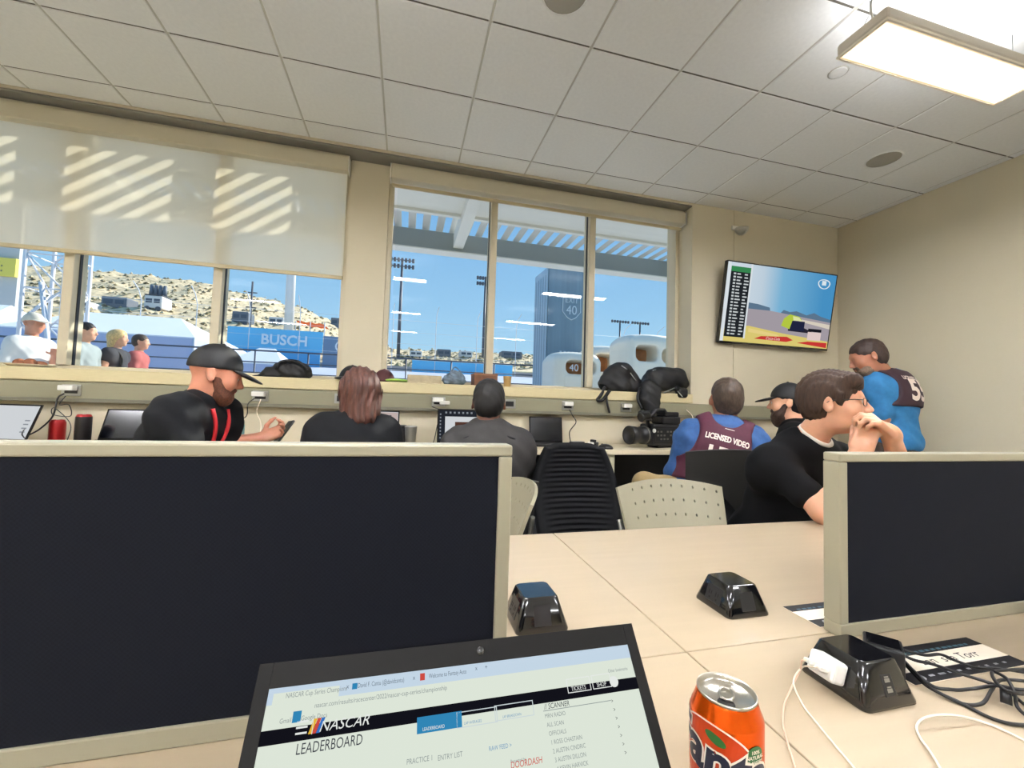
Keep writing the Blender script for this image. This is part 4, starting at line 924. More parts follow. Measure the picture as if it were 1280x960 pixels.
MB().tube(bez([(-.02, -.02, .09), (0, -.02, .125), (.03, -.02, .11), (.06, -.02, .07)], 6), .004, 6).build('handle', m_pb, r)
r = empty('cardboard_box', (S3(605, 480, 3.0)[0], 3.0, SZ), .05, 'small brown cardboard box on the sill', 'box')
m_kr = mat('brown_card', (112, 74, 52), .7, noise=(40, .2)); MB().box((-.085, -.06, .001), (.085, .06, .075), .002).build('body', m_kr, r)
MB().box((-.087, -.062, .075), (.087, .062, .088), .002).build('lid', mat('brown_card_light', (140, 98, 72), .7), r)
r = empty('paper_cup', (S3(634, 481, 3.0)[0], 3.0, SZ), label='small tan paper cup next to the cardboard box', cat='cup')
MB().lathe([(0, .001), (.024, .001), (.031, .078), (.033, .08), (.03, .08), (.028, .07), (0, .068)], n=22).build('cup', mat('tan_paper', (196, 164, 112), .7), r)
# ------------------------------------------------------------------ television
TVo = np.array([2.465, 2.78, 2.352]); TVu = np.array([1., 0, 0]); TVd = np.array([0, .1, -.653]); TVH = np.linalg.norm(TVd); TVv = -TVd/TVH; TVn = np.cross(TVu, TVv); TVW = 1.142
tv = empty('television', (3.035, 2.86, 2.02), label='wall mounted television showing a race car broadcast', cat='television')
MT_ = frame_mat(TVo, TVu, TVv, TVn)
MB().box((0, -TVH, -.03), (TVW, 0, -.001), .004, MT_).build('casing', m_blackpl, tv, world=True)
mb = MB()
for a, b in (((0, -TVH, -.003), (TVW, -TVH+.016, .003)), ((0, -.009, -.003), (TVW, 0, .003)), ((0, -TVH+.016, -.003), (.009, -.009, .003)), ((TVW-.009, -TVH+.016, -.003), (TVW, -.009, .003))): mb.box(a, b, .001, MT_)
mb.build('bezel', m_gloss, tv, world=True)
mm = MT_ @ Vector((TVW/2, -TVH/2, -.03))
MB().box((mm.x-.22, mm.y-.002, mm.z-.16), (mm.x+.22, 2.9285, mm.z+.16)).box((mm.x-.1, 2.9, mm.z-.1), (mm.x+.1, 2.9285, mm.z+.1)).build('wall_mount', m_darkpl, tv, world=True)
def tvsky():
    m = bpy.data.materials.new('broadcast_sky'); m.use_nodes = True; t = m.node_tree; t.nodes.clear(); o = t.nodes.new('ShaderNodeOutputMaterial'); e_ = t.nodes.new('ShaderNodeEmission')
    g = t.nodes.new('ShaderNodeTexCoord'); s_ = t.nodes.new('ShaderNodeSeparateXYZ'); r_ = t.nodes.new('ShaderNodeValToRGB'); t.links.new(g.outputs['Generated'], s_.inputs[0]); t.links.new(s_.outputs[0], r_.inputs[0])
    el = r_.color_ramp.elements; el[0].color = (*lin((214, 226, 236)), 1); el[0].position = .1; el[1].color = (*lin((74, 150, 202)), 1); el[1].position = .9
    for p_, c_ in ((.32, (196, 214, 228)), (.5, (124, 184, 220))): n2 = el.new(p_); n2.color = (*lin(c_), 1)
    e_.inputs[1].default_value = .9; t.links.new(r_.outputs[0], e_.inputs[0]); t.links.new(e_.outputs[0], o.inputs[0]); return m
IW, IH = TVW-.018, TVH-.025
MI = MT_ @ Matrix.Translation((.009, -.009, .0006))
tvs = MB().quad([MI @ Vector(p) for p in ((0, -IH, 0), (IW, -IH, 0), (IW, 0, 0), (0, 0, 0))]).build('screen', tvsky(), tv, world=True)
def E_(c): return emat('tv_%d_%d_%d' % c, c, .9)
def tpoly(name, polys, m, z):
    mb = MB()
    for pl in polys: mb.quad([MI @ Vector((u*IW, -v*IH, z*.0004)) for u, v in pl])
    o = mb.build(name, m, tvs, normals=False); o.data.transform(wloc(tvs).inverted()); return o
def R4(u0, v0, u1, v1): return [(u0, v1), (u1, v1), (u1, v0), (u0, v0)]
tpoly('distant_grandstand', [[(.2, .56), (.42, .58), (.41, .52), (.3, .49), (.2, .48)], [(.5, .6), (1, .64), (1, .6), (.9, .57), (.83, .53), (.76, .57), (.66, .53), (.6, .55), (.54, .53)]], E_((96, 122, 146)), 1)
tpoly('race_track', [[(.0, 1), (.0, .6), (.2, .56), (.42, .56), (1, .64), (1, 1), (.5, 1)]], E_((168, 160, 168)), 2)
tpoly('run_off', [[(.62, .62), (1, .67), (1, .73), (.7, .66)]], E_((222, 212, 196)), 3)
tpoly('kerb', [[(.0, 1), (.0, .84), (.24, .78), (.55, .84), (1, .9), (1, 1)]], E_((226, 208, 120)), 4)
tpoly('kerb_edge', [[(.24, .86), (.55, .9), (.5, .86), (.24, .81)]], E_((238, 216, 140)), 5)
tpoly('red_logo', [[(.3, .94), (.6, .95), (.66, .92), (.6, .88), (.36, .9)], [(.7, .95), (.99, .99), (.99, .92), (.8, .92)]], E_((206, 60, 56)), 6)
mb = MB(); add_text(mb, 'Coca-Cola', MI @ Matrix.Translation((.47*IW, -.938*IH, .003)), .034, shear=.3); o = mb.build('red_logo_lettering', E_((245, 235, 225)), tvs, normals=False); o.data.transform(wloc(tvs).inverted())
tpoly('car_shadow', [[(.6, .8), (.86, .81), (.8, .77), (.7, .72), (.6, .72)]], E_((40, 38, 52)), 7)
tpoly('car_body', [[(.53, .74), (.62, .78), (.63, .66), (.72, .64), (.69, .6), (.6, .58), (.55, .64)]], E_((186, 206, 70)), 8)
tpoly('car_rear', [[(.61, .79), (.75, .79), (.75, .66), (.63, .66)]], E_((34, 38, 66)), 9)
tpoly('car_window', [[(.64, .655), (.72, .655), (.69, .61), (.63, .6)]], E_((230, 236, 170)), 9)
tpoly('leaderboard_strip', [R4(.0, .0, .028, 1), [(.2, 0), (.215, 0), (.215, .95), (.2, .95)][::-1]], E_((226, 234, 238)), 9)
tpoly('leaderboard', [R4(.03, .08, .2, .94)], E_((36, 40, 44)), 10)
tpoly('leaderboard_header', [R4(.03, .05, .2, .115)], E_((58, 138, 84)), 11)
rows_ = []
for k in range(20):
    v = .13+.04*k; rows_ += [R4(.055, v, .075, v+.022), R4(.085, v+.003, .085+random.uniform(.03, .05), v+.02), R4(.15, v+.003, .15+random.uniform(.02, .04), v+.02)]
tpoly('leaderboard_row', rows_, E_((206, 212, 214)), 12)['kind'] = 'stuff'
mb = MB()
ringp = [MI @ Vector(((.885+.055*math.cos(a))*IW, -(.12+.075*math.sin(a)*(1 if math.sin(a) > 0 else .6))*IH, .003)) for a in [2*math.pi*k/24 for k in range(24)]]
mb.tube(ringp, .004, 4, closed=True); mb.box((.865*IW, -.15*IH, .002), (.905*IW, -.09*IH, .003), M=MI); o = mb.build('channel_emblem', E_((226, 238, 244)), tvs); o.data.transform(wloc(tvs).inverted())
tpoly('caption_pill', [R4(.79, .745, .92, .785)], E_((26, 26, 34)), 12); tpoly('caption_box', [R4(.79, .79, .92, .9)], E_((232, 210, 206)), 12)
# ================================================================== people
class HT:
    def __init__(s, pos, fwd, up=(0, 0, 1), sc=1.0):
        s.o = np.asarray(pos, float); f = nrm(fwd); r = nrm(np.cross(f, up)); u = np.cross(r, f)
        s.R = np.stack([r, f, u], 1); s.s = sc
    def p(s, q): return s.o+s.R@(np.asarray(q, float)*s.s)
    def cap(s, d, a, b, ra, rb=None, k=.02, op='u'): d.cap(s.p(a), s.p(b), ra*s.s, (ra if rb is None else rb)*s.s, k*s.s, op)
    def ell(s, d, c, r, L=None, k=.02, op='u'): d.ell(s.p(c), np.asarray(r, float)*s.s, s.R if L is None else s.R@L, k*s.s, op)
    def half(s, d, c, n, k=.006): d.half(s.p(c), s.R@np.asarray(n, float), k*s.s)
    def M(s): return Matrix.Translation(s.o) @ Matrix(s.R.tolist()).to_4x4() @ Matrix.Scale(s.s, 4)
def rx(a): c, s_ = math.cos(a), math.sin(a); return np.array([[1, 0, 0], [0, c, -s_], [0, s_, c]])
def rz_(a): c, s_ = math.cos(a), math.sin(a); return np.array([[c, -s_, 0], [s_, c, 0], [0, 0, 1]])
def head_prims(d, T, fem=False):
    T.ell(d, (0, -.012, .03), (.076, .096, .084), k=.03)
    T.ell(d, (0, .03, -.03), (.061, .064, .085), k=.035)
    T.ell(d, (0, .030, -.074), (.050 if not fem else .045, .050, .036), k=.03)
    T.ell(d, (0, .070, -.097), (.020, .016, .015), k=.02)
    T.cap(d, (-.036, .076, .021), (.036, .076, .021), .013, k=.02)
    for s_ in (-1, 1):
        T.ell(d, (s_*.040, .060, -.028), (.026, .024, .026), k=.025)
        T.ell(d, (s_*.032, .098, .001), (.019, .016, .012), k=.014, op='s')
        T.ell(d, (s_*.031, .079, -.001), (.0145, .0125, .0125), k=.004)
        T.cap(d, (s_*.018, .086, .0095), (s_*.044, .081, .008), .0042, k=.006)
    T.cap(d, (0, .088, .010), (0, .110, -.030), .0075, .0115, k=.012)
    for s_ in (-1, 1): T.ell(d, (s_*.0105, .1, -.036), (.0085, .011, .0075), k=.008)
    T.ell(d, (0, .090, -.060), (.023, .0085, .0055), k=.006)
    T.ell(d, (0, .088, -.0705), (.020, .0085, .0062), k=.006)
    T.cap(d, (-.021, .0965, -.0655), (.021, .0965, -.0655), .0022, k=.003, op='s')
    for s_ in (-1, 1):
        L = rz_(s_*-.45)@rx(.18)
        T.ell(d, (s_*.081, -.010, -.008), (.0085, .021, .033), L, k=.008)
        T.ell(d, (s_*.0905, -.003, -.004), (.006, .011, .018), L, k=.006, op='s')
def hand_prims(d, w, ydir, zdir, thumb, curl=(.35, .4, .3), sc=1.0, spread=.05, tc=.4, td=None):
    """w wrist, ydir along the fingers, zdir out of the back of the hand, thumb +1/-1 side of x"""
    y = nrm(ydir); x = nrm(np.cross(y, zdir)); z = np.cross(x, y); R = np.stack([x, y, z], 1)
    P = lambda q: np.asarray(w, float)+R@(np.asarray(q, float)*sc)
    d.box(P((0, .048, 0)), np.array((.039, .046, .0135))*sc, .012*sc, R, .012*sc)
    d.cap(P((0, -.015, 0)), P((0, .02, 0)), .026*sc, .024*sc, .02*sc)
    Ls = (.070, .078, .073, .057)
    for i in range(4):
        bx_ = thumb*(.029-.0195*i); p = np.array((bx_, .088-.006*abs(i-1.2), 0.)); a = 0; sp = thumb*(1.5-i)*spread
        cs = curl[i] if isinstance(curl[0], (tuple, list)) else curl
        rr = (.0092, .0086, .0078, .0068) if i < 3 else (.0080, .0074, .0066, .006)
        for j, fr in enumerate((.46, .30, .24)):
            a += cs[j]; q = p+Ls[i]*fr*np.array((math.sin(sp)*math.cos(a), math.cos(sp)*math.cos(a), -math.sin(a)))
            d.cap(P(p), P(q), rr[j]*sc, rr[j+1]*sc, .006*sc); p = q
    p = np.array((thumb*.026, .016, -.006)); dv = nrm((thumb*.8, .62, -.25) if td is None else (thumb*td[0], td[1], td[2])); rr = (.0125, .0105, .0095, .008)
    for j, L_t in enumerate((.038, .032, .026)):
        q = p+L_t*dv; d.cap(P(p), P(q), rr[j]*sc, rr[j+1]*sc, .008*sc); p = q
        dv = nrm(dv+np.array((-thumb*tc, .25, -.12)))
def skin_mat(nm, rgb): 
    m = mat(nm, rgb, .48, noise=(26, .06), bump=(420, .08))
    b = m.node_tree.nodes['Principled BSDF']; b.inputs['Subsurface Weight'].default_value = .12; b.inputs['Subsurface Radius'].default_value = (.012, .004, .002); b.inputs['Subsurface Scale'].default_value = .5
    return m
def wrinkle(a=.003, f=45):
    return lambda P: a*np.sin(P[..., 0]*f+P[..., 2]*f*.7+1.5*np.sin(P[..., 1]*f*.5))*np.sin(P[..., 2]*f*.55+P[..., 1]*f*.4)
def lerp(a, b, t): return np.asarray(a, float)*(1-t)+np.asarray(b, float)*t
class Person:
    def __init__(s, label, J, T, skin, cw=.165, cd=.105, bw=.15, bd=.11, group=None, sc=1.0):
        s.J = J = {k: np.asarray(v, float) for k, v in J.items()}; s.T = T; s.skin = skin; s.sc = sc
        s.up = nrm(J['neck']-J['pel']); r = nrm(J['shR']-J['shL']); s.fw = nrm(np.cross(s.up, r)); s.rt = np.cross(s.fw, s.up)
        s.R = np.stack([s.rt, s.fw, s.up], 1); s.cw, s.cd, s.bw, s.bd = cw, cd, bw, bd
        c = J['pel']; s.root = empty('person', (c[0], c[1], 0), label=label, cat='person', group=group)
        for sd, sg in (('L', -1), ('R', 1)):
            J.setdefault('hip'+sd, J['pel']+s.rt*sg*.09-s.up*.02)
    def torso(s, d, e=0, top=True):
        J = s.J; L = np.linalg.norm(J['neck']-J['pel'])
        d.ell(lerp(J['pel'], J['neck'], .66)-s.fw*.005, np.array((s.cw, s.cd, .185))+e, s.R, .06)
        d.ell(lerp(J['pel'], J['neck'], .32)+s.fw*(s.bd-.1), np.array((s.bw, s.bd, .17))+e, s.R, .07)
        d.ell(J['pel'], np.array((.165, .125, .12))+e*1.4, s.R, .06)
        for sd in 'LR':
            d.cap(J['neck']-s.up*.03, J['sh'+sd]-s.up*.005, .055+e*.5, .045+e, .06)
            d.ell(J['sh'+sd]-s.up*.012, .047+e, None, .05)
        d.cap(J['shL']-s.up*.06, J['shR']-s.up*.06, .07+e, None, .06)
    def arm(s, d, sd, e=0, t0=0, t1=2.0, k=.03):
        """t 0..1 upper arm, 1..2 forearm"""
        J = s.J; a, b, c = J['sh'+sd], J['el'+sd], J['wr'+sd]
        if t1 > 0: d.cap(a-s.up*.01, lerp(a, b, min(t1, 1)), .047+e, .047+e-(.007*min(t1, 1)), k)
        if t1 > 1: d.cap(b, lerp(b, c, t1-1), .042+e, .042+e-.015*(t1-1), k)
    def leg(s, d, sd, e=0):
        J = s.J; d.cap(J['hip'+sd], J['kn'+sd], .088+e, .064+e, .05); d.cap(J['kn'+sd], J['an'+sd]+np.array((0, 0, .02)), .062+e, .046+e, .04)
    def body(s, h=.007, hands=None, fem=False, head=True):
        d = Sdf(); J = s.J; T = s.T
        s.torso(d, -.012)
        for sd in 'LR': s.arm(d, sd); s.leg(d, sd, -.012)
        d.cap(J['neck']-s.up*.03, T.p((0, -.022, -.06)), .058, .053*T.s, .03)
        head_prims(d, T, fem)
        for a in (hands or []): hand_prims(d, *a[0], **a[1])
        s.body_o = soft('body', d, h, s.skin, s.root); return s.body_o
    def shirt(s, m, sleeve=.8, e=.012, h=.009, collar=0, name='shirt', wr=.003, hem=None):
        d = Sdf(); s.torso(d, e)
        for sd in 'LR':
            if sleeve > 0: s.arm(d, sd, e+.006, t1=sleeve, k=.04)
        if sleeve <= 1:
            for sd in 'LR': pass
        nk = s.J['neck']+s.up*.012; hd = nrm(s.T.p((0, -.02, -.06))-s.J['neck'])
        if collar: d.tor(s.J['neck']+hd*.022, hd, .06, collar, .02)
        d.cap(nk, nk+hd*.2, .052, .06, .012, 's')
        if hem is not None: d.half(s.J['pel']-s.up*hem, -s.up, .01)
        return soft(name, d, h, m, s.root, wrinkle(wr))
    def trousers(s, m, h=.012):
        d = Sdf(); J = s.J; d.ell(J['pel']-s.up*.02, np.array((.166, .126, .10)), s.R, .05)
        for sd in 'LR': s.leg(d, sd, .006)
        soft('trousers', d, h, m, s.root, wrinkle(.003, 38))
        for sd, sg in (('L', -1), ('R', 1)):
            a = J['an'+sd]; f = nrm((J['kn'+sd]-J['hip'+sd])*np.array((1, 1, 0))+s.fw*np.array((1, 1, 0))*.4)
            q = Sdf().cap((a[0]-f[0]*.03, a[1]-f[1]*.03, .045), (a[0]+f[0]*.15, a[1]+f[1]*.15, .035), .045, .036, .02).cap((a[0], a[1], .05), (a[0], a[1], .10), .045, .04, .03).half((0, 0, .002), (0, 0, -1), .004)
            soft('shoe', q, .012, mat('dark_shoe', (28, 26, 26), .5), s.root)
    def hair(s, m, fringe=.045, back=-.075, vol=.008, h=.006, side=.0, name='hair'):
        T = s.T; d = Sdf()
        T.ell(d, (0, -.014, .034), (.076+vol, .097+vol, .083+vol*1.1))
        T.ell(d, (0, -.045, -.02), (.070+vol*.6, .062+vol, .070), k=.03)
        T.ell(d, (0, .125, -.045), (.105, .105, .085+fringe*.3), k=.02, op='s')
        T.ell(d, (0, .15, .0), (.12, .075+.02*(1-fringe*10), .05), k=.03, op='s')
        for sg in (-1, 1): T.ell(d, (sg*.085, .005, -.03), (.03, .035, .04), k=.015, op='s')
        T.half(d, (0, 0, back), (0, .35, -1))
        return soft(name, d, h, m, s.root, lambda P: .0022*np.sin(P[..., 0]*140+P[..., 2]*50)*np.sin(P[..., 1]*120+P[..., 2]*70))
    def cap_hat(s, m, tilt=.0, brim=.085, mark=None):
        T = s.T; d = Sdf(); T.ell(d, (0, -.010, .026), (.086, .106, .108)); T.half(d, (0, 0, .022), (0, .1+tilt, -1)); 
        c = soft('cap', d, .006, m, s.root)
        b = Sdf(); T.ell(b, (0, .105, .026), (.074, .085, .010), rx(-.20), k=.01); T.ell(b, (0, -.03, .03), (.082, .104, .09), k=.004, op='s'); 
        bo = soft('brim', b, .0045, m, c); 
        bt = Sdf(); T.ell(bt, (0, -.010, .134), (.008, .008, .005)); soft('cap_button', bt, .003, m, c)
        if mark:
            k = Sdf(); T.cap(k, (mark*.035, .078, .072), (mark*.06, .058, .068), .004); soft('cap_mark', k, .003, m_white, c)
        return c
    def beard(s, m, lo=.012, side=True):
        T = s.T; d = Sdf(); T.ell(d, (0, .048, -.086-lo*.5), (.052, .052, .040+lo), k=.02)
        for sg in (-1, 1): T.cap(d, (sg*.062, .016, -.026) if side else (sg*.045, .05, -.07), (sg*.042, .052, -.082), .017 if side else .022, .030, k=.03)
        T.cap(d, (-.026, .088, -.052), (.026, .088, -.052), .011, k=.015)
        T.ell(d, (0, .104, -.067), (.02, .014, .006), k=.004, op='s'); T.ell(d, (0, .118, -.024), (.05, .03, .02), k=.008, op='s')
        return soft('beard', d, .005, m, s.root, lambda P: .002*np.sin(P[..., 0]*230)*np.sin(P[..., 1]*210+P[..., 2]*190))
    def eyes(s, iris=(70, 62, 50)):
        for sg in (-1, 1):
            M = s.T.M() @ Matrix.Translation((sg*.031, .0815, -.0005))
            MB().lathe([(.0, -.0112), (.006, -.0095), (.0105, -.004), (.0112, 0), (.0105, .004), (.006, .0095), (0, .0112)], n=14, M=M @ Matrix.Rotation(-math.pi/2, 4, 'X')).build('eye', mat('eye_white', (228, 222, 212), .25), s.root, world=True)
            MB().lathe([(0, .0006), (.0048, .0), (.0052, -.0008)], n=14, M=M @ Matrix.Translation((0, .0113, 0)) @ Matrix.Rotation(-math.pi/2, 4, 'X')).build('iris', mat('iris_%d' % iris[0], iris, .2), s.root, world=True)
    def brows(s, m):
        T = s.T
        for sg in (-1, 1):
            d = Sdf(); T.cap(d, (sg*.016, .0905, .026), (sg*.046, .080, .027), .0035, .0025, k=.003); soft('eyebrow', d, .0035, m, s.root)
def lettering_on(target, txt, o, u, v, n, size, m, parent, name, offset=0.0, sx=1.0, lift=.002):
    """flat lettering laid on the cloth of a mesh (room coordinates)"""
    me0 = target.data; Mw = wloc(target); bvh = BVHTree.FromPolygons([Mw @ q.co for q in me0.vertices], [p_.vertices[:] for p_ in me0.polygons])
    me = text_mesh(txt, size, offset); bm = bmesh.new(); bm.from_mesh(me)
    for _ in range(3):
        es = [e_ for e_ in bm.edges if e_.calc_length() > size*.25]
        if es: bmesh.ops.subdivide_edges(bm, edges=es, cuts=1)
    bmesh.ops.triangulate(bm, faces=bm.faces)
    o, u, v, n = (Vector(q) for q in (o, u, v, n))
    for q in bm.verts:
        b = o+u*(q.co.x*sx)+v*q.co.y; hit = bvh.ray_cast(b+n*.4, -n, .9)[0]
        q.co = (hit if hit is not None else b)+n*lift
    bm.to_mesh(me); bm.free(); return meshobj(name, me, m, parent, world=True)
Y_ = at_y
def V(*a): return np.array(a, float)
m_blackcloth = mat('black_cotton', (9, 9, 12), .9, noise=(30, .2), spec=.25); m_bpolo = mat('black_polo', (9, 11, 16), .85, noise=(30, .25), spec=.3)
m_dkjean = mat('dark_trousers', (38, 40, 48), .85); m_khaki = mat('khaki_trousers', (158, 136, 96), .85, noise=(30, .08)); m_brownp = mat('brown_trousers', (62, 48, 40), .85)
m_hdk = mat('dark_hair', (13, 11, 12), .6, noise=(120, .4, (1, 1, .3))); m_hbr = mat('brown_hair', (58, 40, 29), .8, noise=(150, .35, (1, 1, .25))); m_hgr = mat('grey_brown_hair', (72, 58, 48), .6, noise=(120, .4, (1, 1, .3)))
sk1 = skin_mat('skin_ruddy', (206, 140, 112)); sk2 = skin_mat('skin_fair', (222, 166, 134)); sk3 = skin_mat('skin_deep', (104, 64, 48)); sk4 = skin_mat('skin_tan', (176, 118, 92))
# ---- man in the black polo, cap and lanyard, holding a phone
T = HT(Y_(270, 467, 2.2), (.92, .30, -.26), (.10, 0, 1), 1.02)
pel = Y_(188, 618, 2.2); pel[2] = .62
J = dict(pel=pel, neck=Y_(252, 500, 2.2), shR=Y_(222, 511, 2.02), shL=Y_(280, 514, 2.36), elR=Y_(236, 566, 1.96), wrR=Y_(302, 588, 2.06), elL=Y_(283, 556, 2.36), wrL=Y_(328, 547, 2.44), knR=pel+V(.42, -.02, -.06), knL=pel+V(.40, .25, -.06), anR=V(pel[0]+.40, pel[1]-.02, .08), anL=V(pel[0]+.38, pel[1]+.25, .08))
A = Person('seated man in a black polo and black cap looking at his phone', J, T, sk1, .18, .125, .175, .14)
hd = nrm(Y_(352, 538, 2.46)-J['wrL'])
A.body(.006, [((J['wrL'], hd, (.15, .75, -.6), 1), dict(curl=(.8, .75, .5), sc=1.0)), ((J['wrR'], (1, .2, -.1), (0, 0, 1), -1), dict(curl=(.5, .5, .4)))])
ash = A.shirt(m_bpolo, .78, .014, .008, collar=.014, wr=.006); A.trousers(m_dkjean); A.cap_hat(m_bag, .1, mark=-1); A.beard(mat('auburn_beard', (92, 52, 34), .7, noise=(150, .4)), .012); A.eyes()
nk = J['neck']
def skin_pt(target, p, n, lift=.006):
    Mw = wloc(target); bvh = BVHTree.FromPolygons([Mw @ q.co for q in target.data.vertices], [q.vertices[:] for q in target.data.polygons])
    out = []
    for q in p:
        hit = bvh.ray_cast(Vector(q)+Vector(n)*.5, -Vector(n), 1.2)[0]; out.append(np.array(hit)+np.array(n)*lift if hit is not None else q)
    return out
for sg in (-1, 1):
    MB().tube(bez(skin_pt(ash, [nk+A.rt*sg*(.062-.055*t)-A.up*(.01+.30*t) for t in np.linspace(0, 1, 7)], A.fw), 4), .009, 6).build('lanyard', mat('red_lanyard', (196, 34, 42), .6), A.root, world=True)
qb = skin_pt(ash, [nk-A.up*.34], A.fw, .01)[0]
MB().box((-.035, -.004, -.05), (.035, .004, .05), .003, frame_mat(qb, A.rt, A.fw, A.up)).build('badge', mat('red_badge', (216, 46, 52), .5), A.root, world=True)
MB().tube([J['wrL']-hd*.03, J['wrL']-hd*.008], .034, 12).build('watch', m_blackpl, A.root, world=True)
ph = empty('smartphone', (0, 0, 0), label='black smartphone held in the hand of the man in the black polo', cat='phone')
pa, pb = Y_(344, 554, 2.45), Y_(365, 526, 2.51); ya = nrm(pb-pa); xa = nrm(np.cross(ya, (0, 0, 1))); za = np.cross(xa, ya); pc = (pa+pb)/2
ph.location = pc
MP = frame_mat(pc, nrm(np.cross(ya, V(.75, .45, -.5))), ya, np.cross(nrm(np.cross(ya, V(.75, .45, -.5))), ya)); Lh = np.linalg.norm(pb-pa)/2
MB().box((-.036, -Lh, -.005), (.036, Lh, .005), .004, MP).build('case', m_blackpl, ph, world=True); MB().box((-.033, -Lh+.005, .0046), (.033, Lh-.005, .0056), M=MP).build('screen', off, ph, world=True)
MB().box((-.03, Lh-.035, -.0072), (-.008, Lh-.008, -.0048), .002, MP).build('camera_bump', m_sat, ph, world=True)
# ---- woman with auburn hair
T = HT(Y_(449, 490, 2.16), (-.34, .94, -.12), (0, 0, 1), .98)
pel = Y_(442, 625, 2.1); pel[2] = .6
J = dict(pel=pel, neck=Y_(446, 524, 2.14), shR=Y_(478, 538, 2.16), shL=Y_(405, 536, 2.1), elR=Y_(486, 585, 2.2), elL=Y_(394, 585, 2.16), wrR=Y_(474, 566, 2.46), wrL=Y_(420, 566, 2.46), knR=pel+V(.1, .42, -.08), knL=pel+V(-.12, .42, -.08), anR=V(pel[0]+.1, pel[1]+.38, .08), anL=V(pel[0]-.12, pel[1]+.38, .08))
B = Person('seated woman with shoulder length auburn hair in a black top', J, T, sk2, .185, .125, .18, .135)
B.body(.008, [((J['wrR'], (0, 1, 0), (0, 0, 1), -1), {}), ((J['wrL'], (0, 1, 0), (0, 0, 1), 1), {})], fem=True); B.shirt(m_bpolo, 1.92, .016, .009); B.trousers(m_dkjean)
m_aub = mat('auburn_hair', (80, 46, 36), .6, noise=(60, .45, (1.4, 1.4, .12)))
d = Sdf(); T.ell(d, (0, -.012, .032), (.088, .108, .094)); T.cap(d, (0, -.055, .0), (0, -.07, -.13), .082, .066, k=.05)
for sg in (-1, 1): T.cap(d, (sg*.05, -.02, .0), (sg*.062, -.025, -.125), .045, .036, k=.04)
T.ell(d, (0, .14, -.05), (.075, .11, .13), k=.02, op='s'); T.half(d, (0, 0, -.155), (0, .1, -1), .01)
hro = soft('hair', d, .006, m_aub, B.root, lambda P: .004*np.sin(P[..., 0]*190+2*np.sin(P[..., 2]*30))+.002*np.sin(P[..., 0]*420+P[..., 2]*25))
gl = MB().tube([T.p((-.072, -.01, .006)), T.p((-.07, .085, .008))], .003, 5).tube([T.p((-.064, .09, -.012)), T.p((-.012, .104, -.012)), T.p((-.012, .104, .016)), T.p((-.064, .09, .016))], .002, 5, closed=True).tube([T.p((.064, .09, -.012)), T.p((.012, .104, -.012)), T.p((.012, .104, .016)), T.p((.064, .09, .016))], .002, 5, closed=True)
gl.build('glasses', m_blackpl, B.root, world=True); B.eyes()
# ---- man in the dark jacket
T = HT(Y_(611, 503, 2.14), (.2, .97, -.08), (0, 0, 1), 1.0)
pel = Y_(608, 640, 2.08); pel[2] = .6
J = dict(pel=pel, neck=Y_(610, 538, 2.11), shR=Y_(648, 553, 2.1), shL=Y_(572, 553, 2.14), elR=Y_(658, 598, 2.18), elL=Y_(560, 598, 2.2), wrR=Y_(640, 575, 2.46), wrL=Y_(585, 575, 2.48), knR=pel+V(.12, .42, -.08), knL=pel+V(-.1, .42, -.08), anR=V(pel[0]+.12, pel[1]+.36, .08), anL=V(pel[0]-.1, pel[1]+.36, .08))
C = Person('seated man with short black hair in a dark zip jacket', J, T, sk3, .185, .12, .16, .12)
C.body(.008, [((J['wrR'], (0, 1, 0), (0, 0, 1), -1), {}), ((J['wrL'], (0, 1, 0), (0, 0, 1), 1), {})]); m_jk = mat('charcoal_jacket', (44, 42, 42), .7, noise=(25, .15), bump=(200, .3)); m_jk2 = mat('black_jacket_panel', (20, 20, 23), .8)
js = C.shirt(m_jk, 1.92, .018, .008, collar=.02, name='jacket', wr=.005); C.trousers(m_dkjean)
C.hair(m_hdk, vol=.006, back=-.08)
d = Sdf(); nk = J['neck']; d.tor(nk+C.up*.02+C.fw*.005, C.up+C.fw*.15, .068, .018, .01).cap(nk-C.fw*.07-C.rt*.05, nk-C.fw*.07+C.rt*.05, .018, .018, .03); soft('collar', d, .006, m_jk2, js)
for sg in (-1, 1):
    pts = [nk-C.fw*.075-C.up*.02+C.rt*sg*.04, nk-C.fw*.10-C.up*.035+C.rt*sg*.11, J['sh'+('R' if sg > 0 else 'L')]-C.fw*.06]
    MB().tube(bez(pts, 5), .006, 5).build('seam', m_jk2, js, world=True)
MB().lathe([(0, .003), (.006, .002), (.007, 0)], n=12, M=frame_mat(nk-C.fw*.092+C.up*.0+C.rt*.012, C.rt, C.up, -C.fw)).build('snap', m_white, js, world=True)
# ---- man in the maroon vest, from behind
T = HT(Y_(908, 498, 2.05), (.42, .88, .20), (-.1, -.12, 1), 1.04)
pel = Y_(884, 618, 2.00); pel[2] = .66
J = dict(pel=pel, neck=Y_(905, 531, 2.04), shR=Y_(940, 549, 1.96), shL=Y_(866, 540, 2.12), elR=Y_(950, 600, 2.02), elL=Y_(846, 592, 2.16), wrR=Y_(930, 610, 2.22), wrL=Y_(858, 618, 2.34), knR=pel+V(.16, .42, -.06), knL=Y_(806, 606, 2.22), anR=V(pel[0]+.16, pel[1]+.40, .08), anL=V(pel[0]-.24, pel[1]+.30, .08))
Dm = Person('seated man in a blue shirt and maroon vest lettered on the back', J, T, sk4, .18, .125, .17, .135)
m_blue = mat('denim_blue_shirt', (42, 82, 136), .75, noise=(40, .12), bump=(300, .3)); m_vest = mat('maroon_vest', (78, 26, 48), .7, noise=(60, .08), bump=(500, .2))
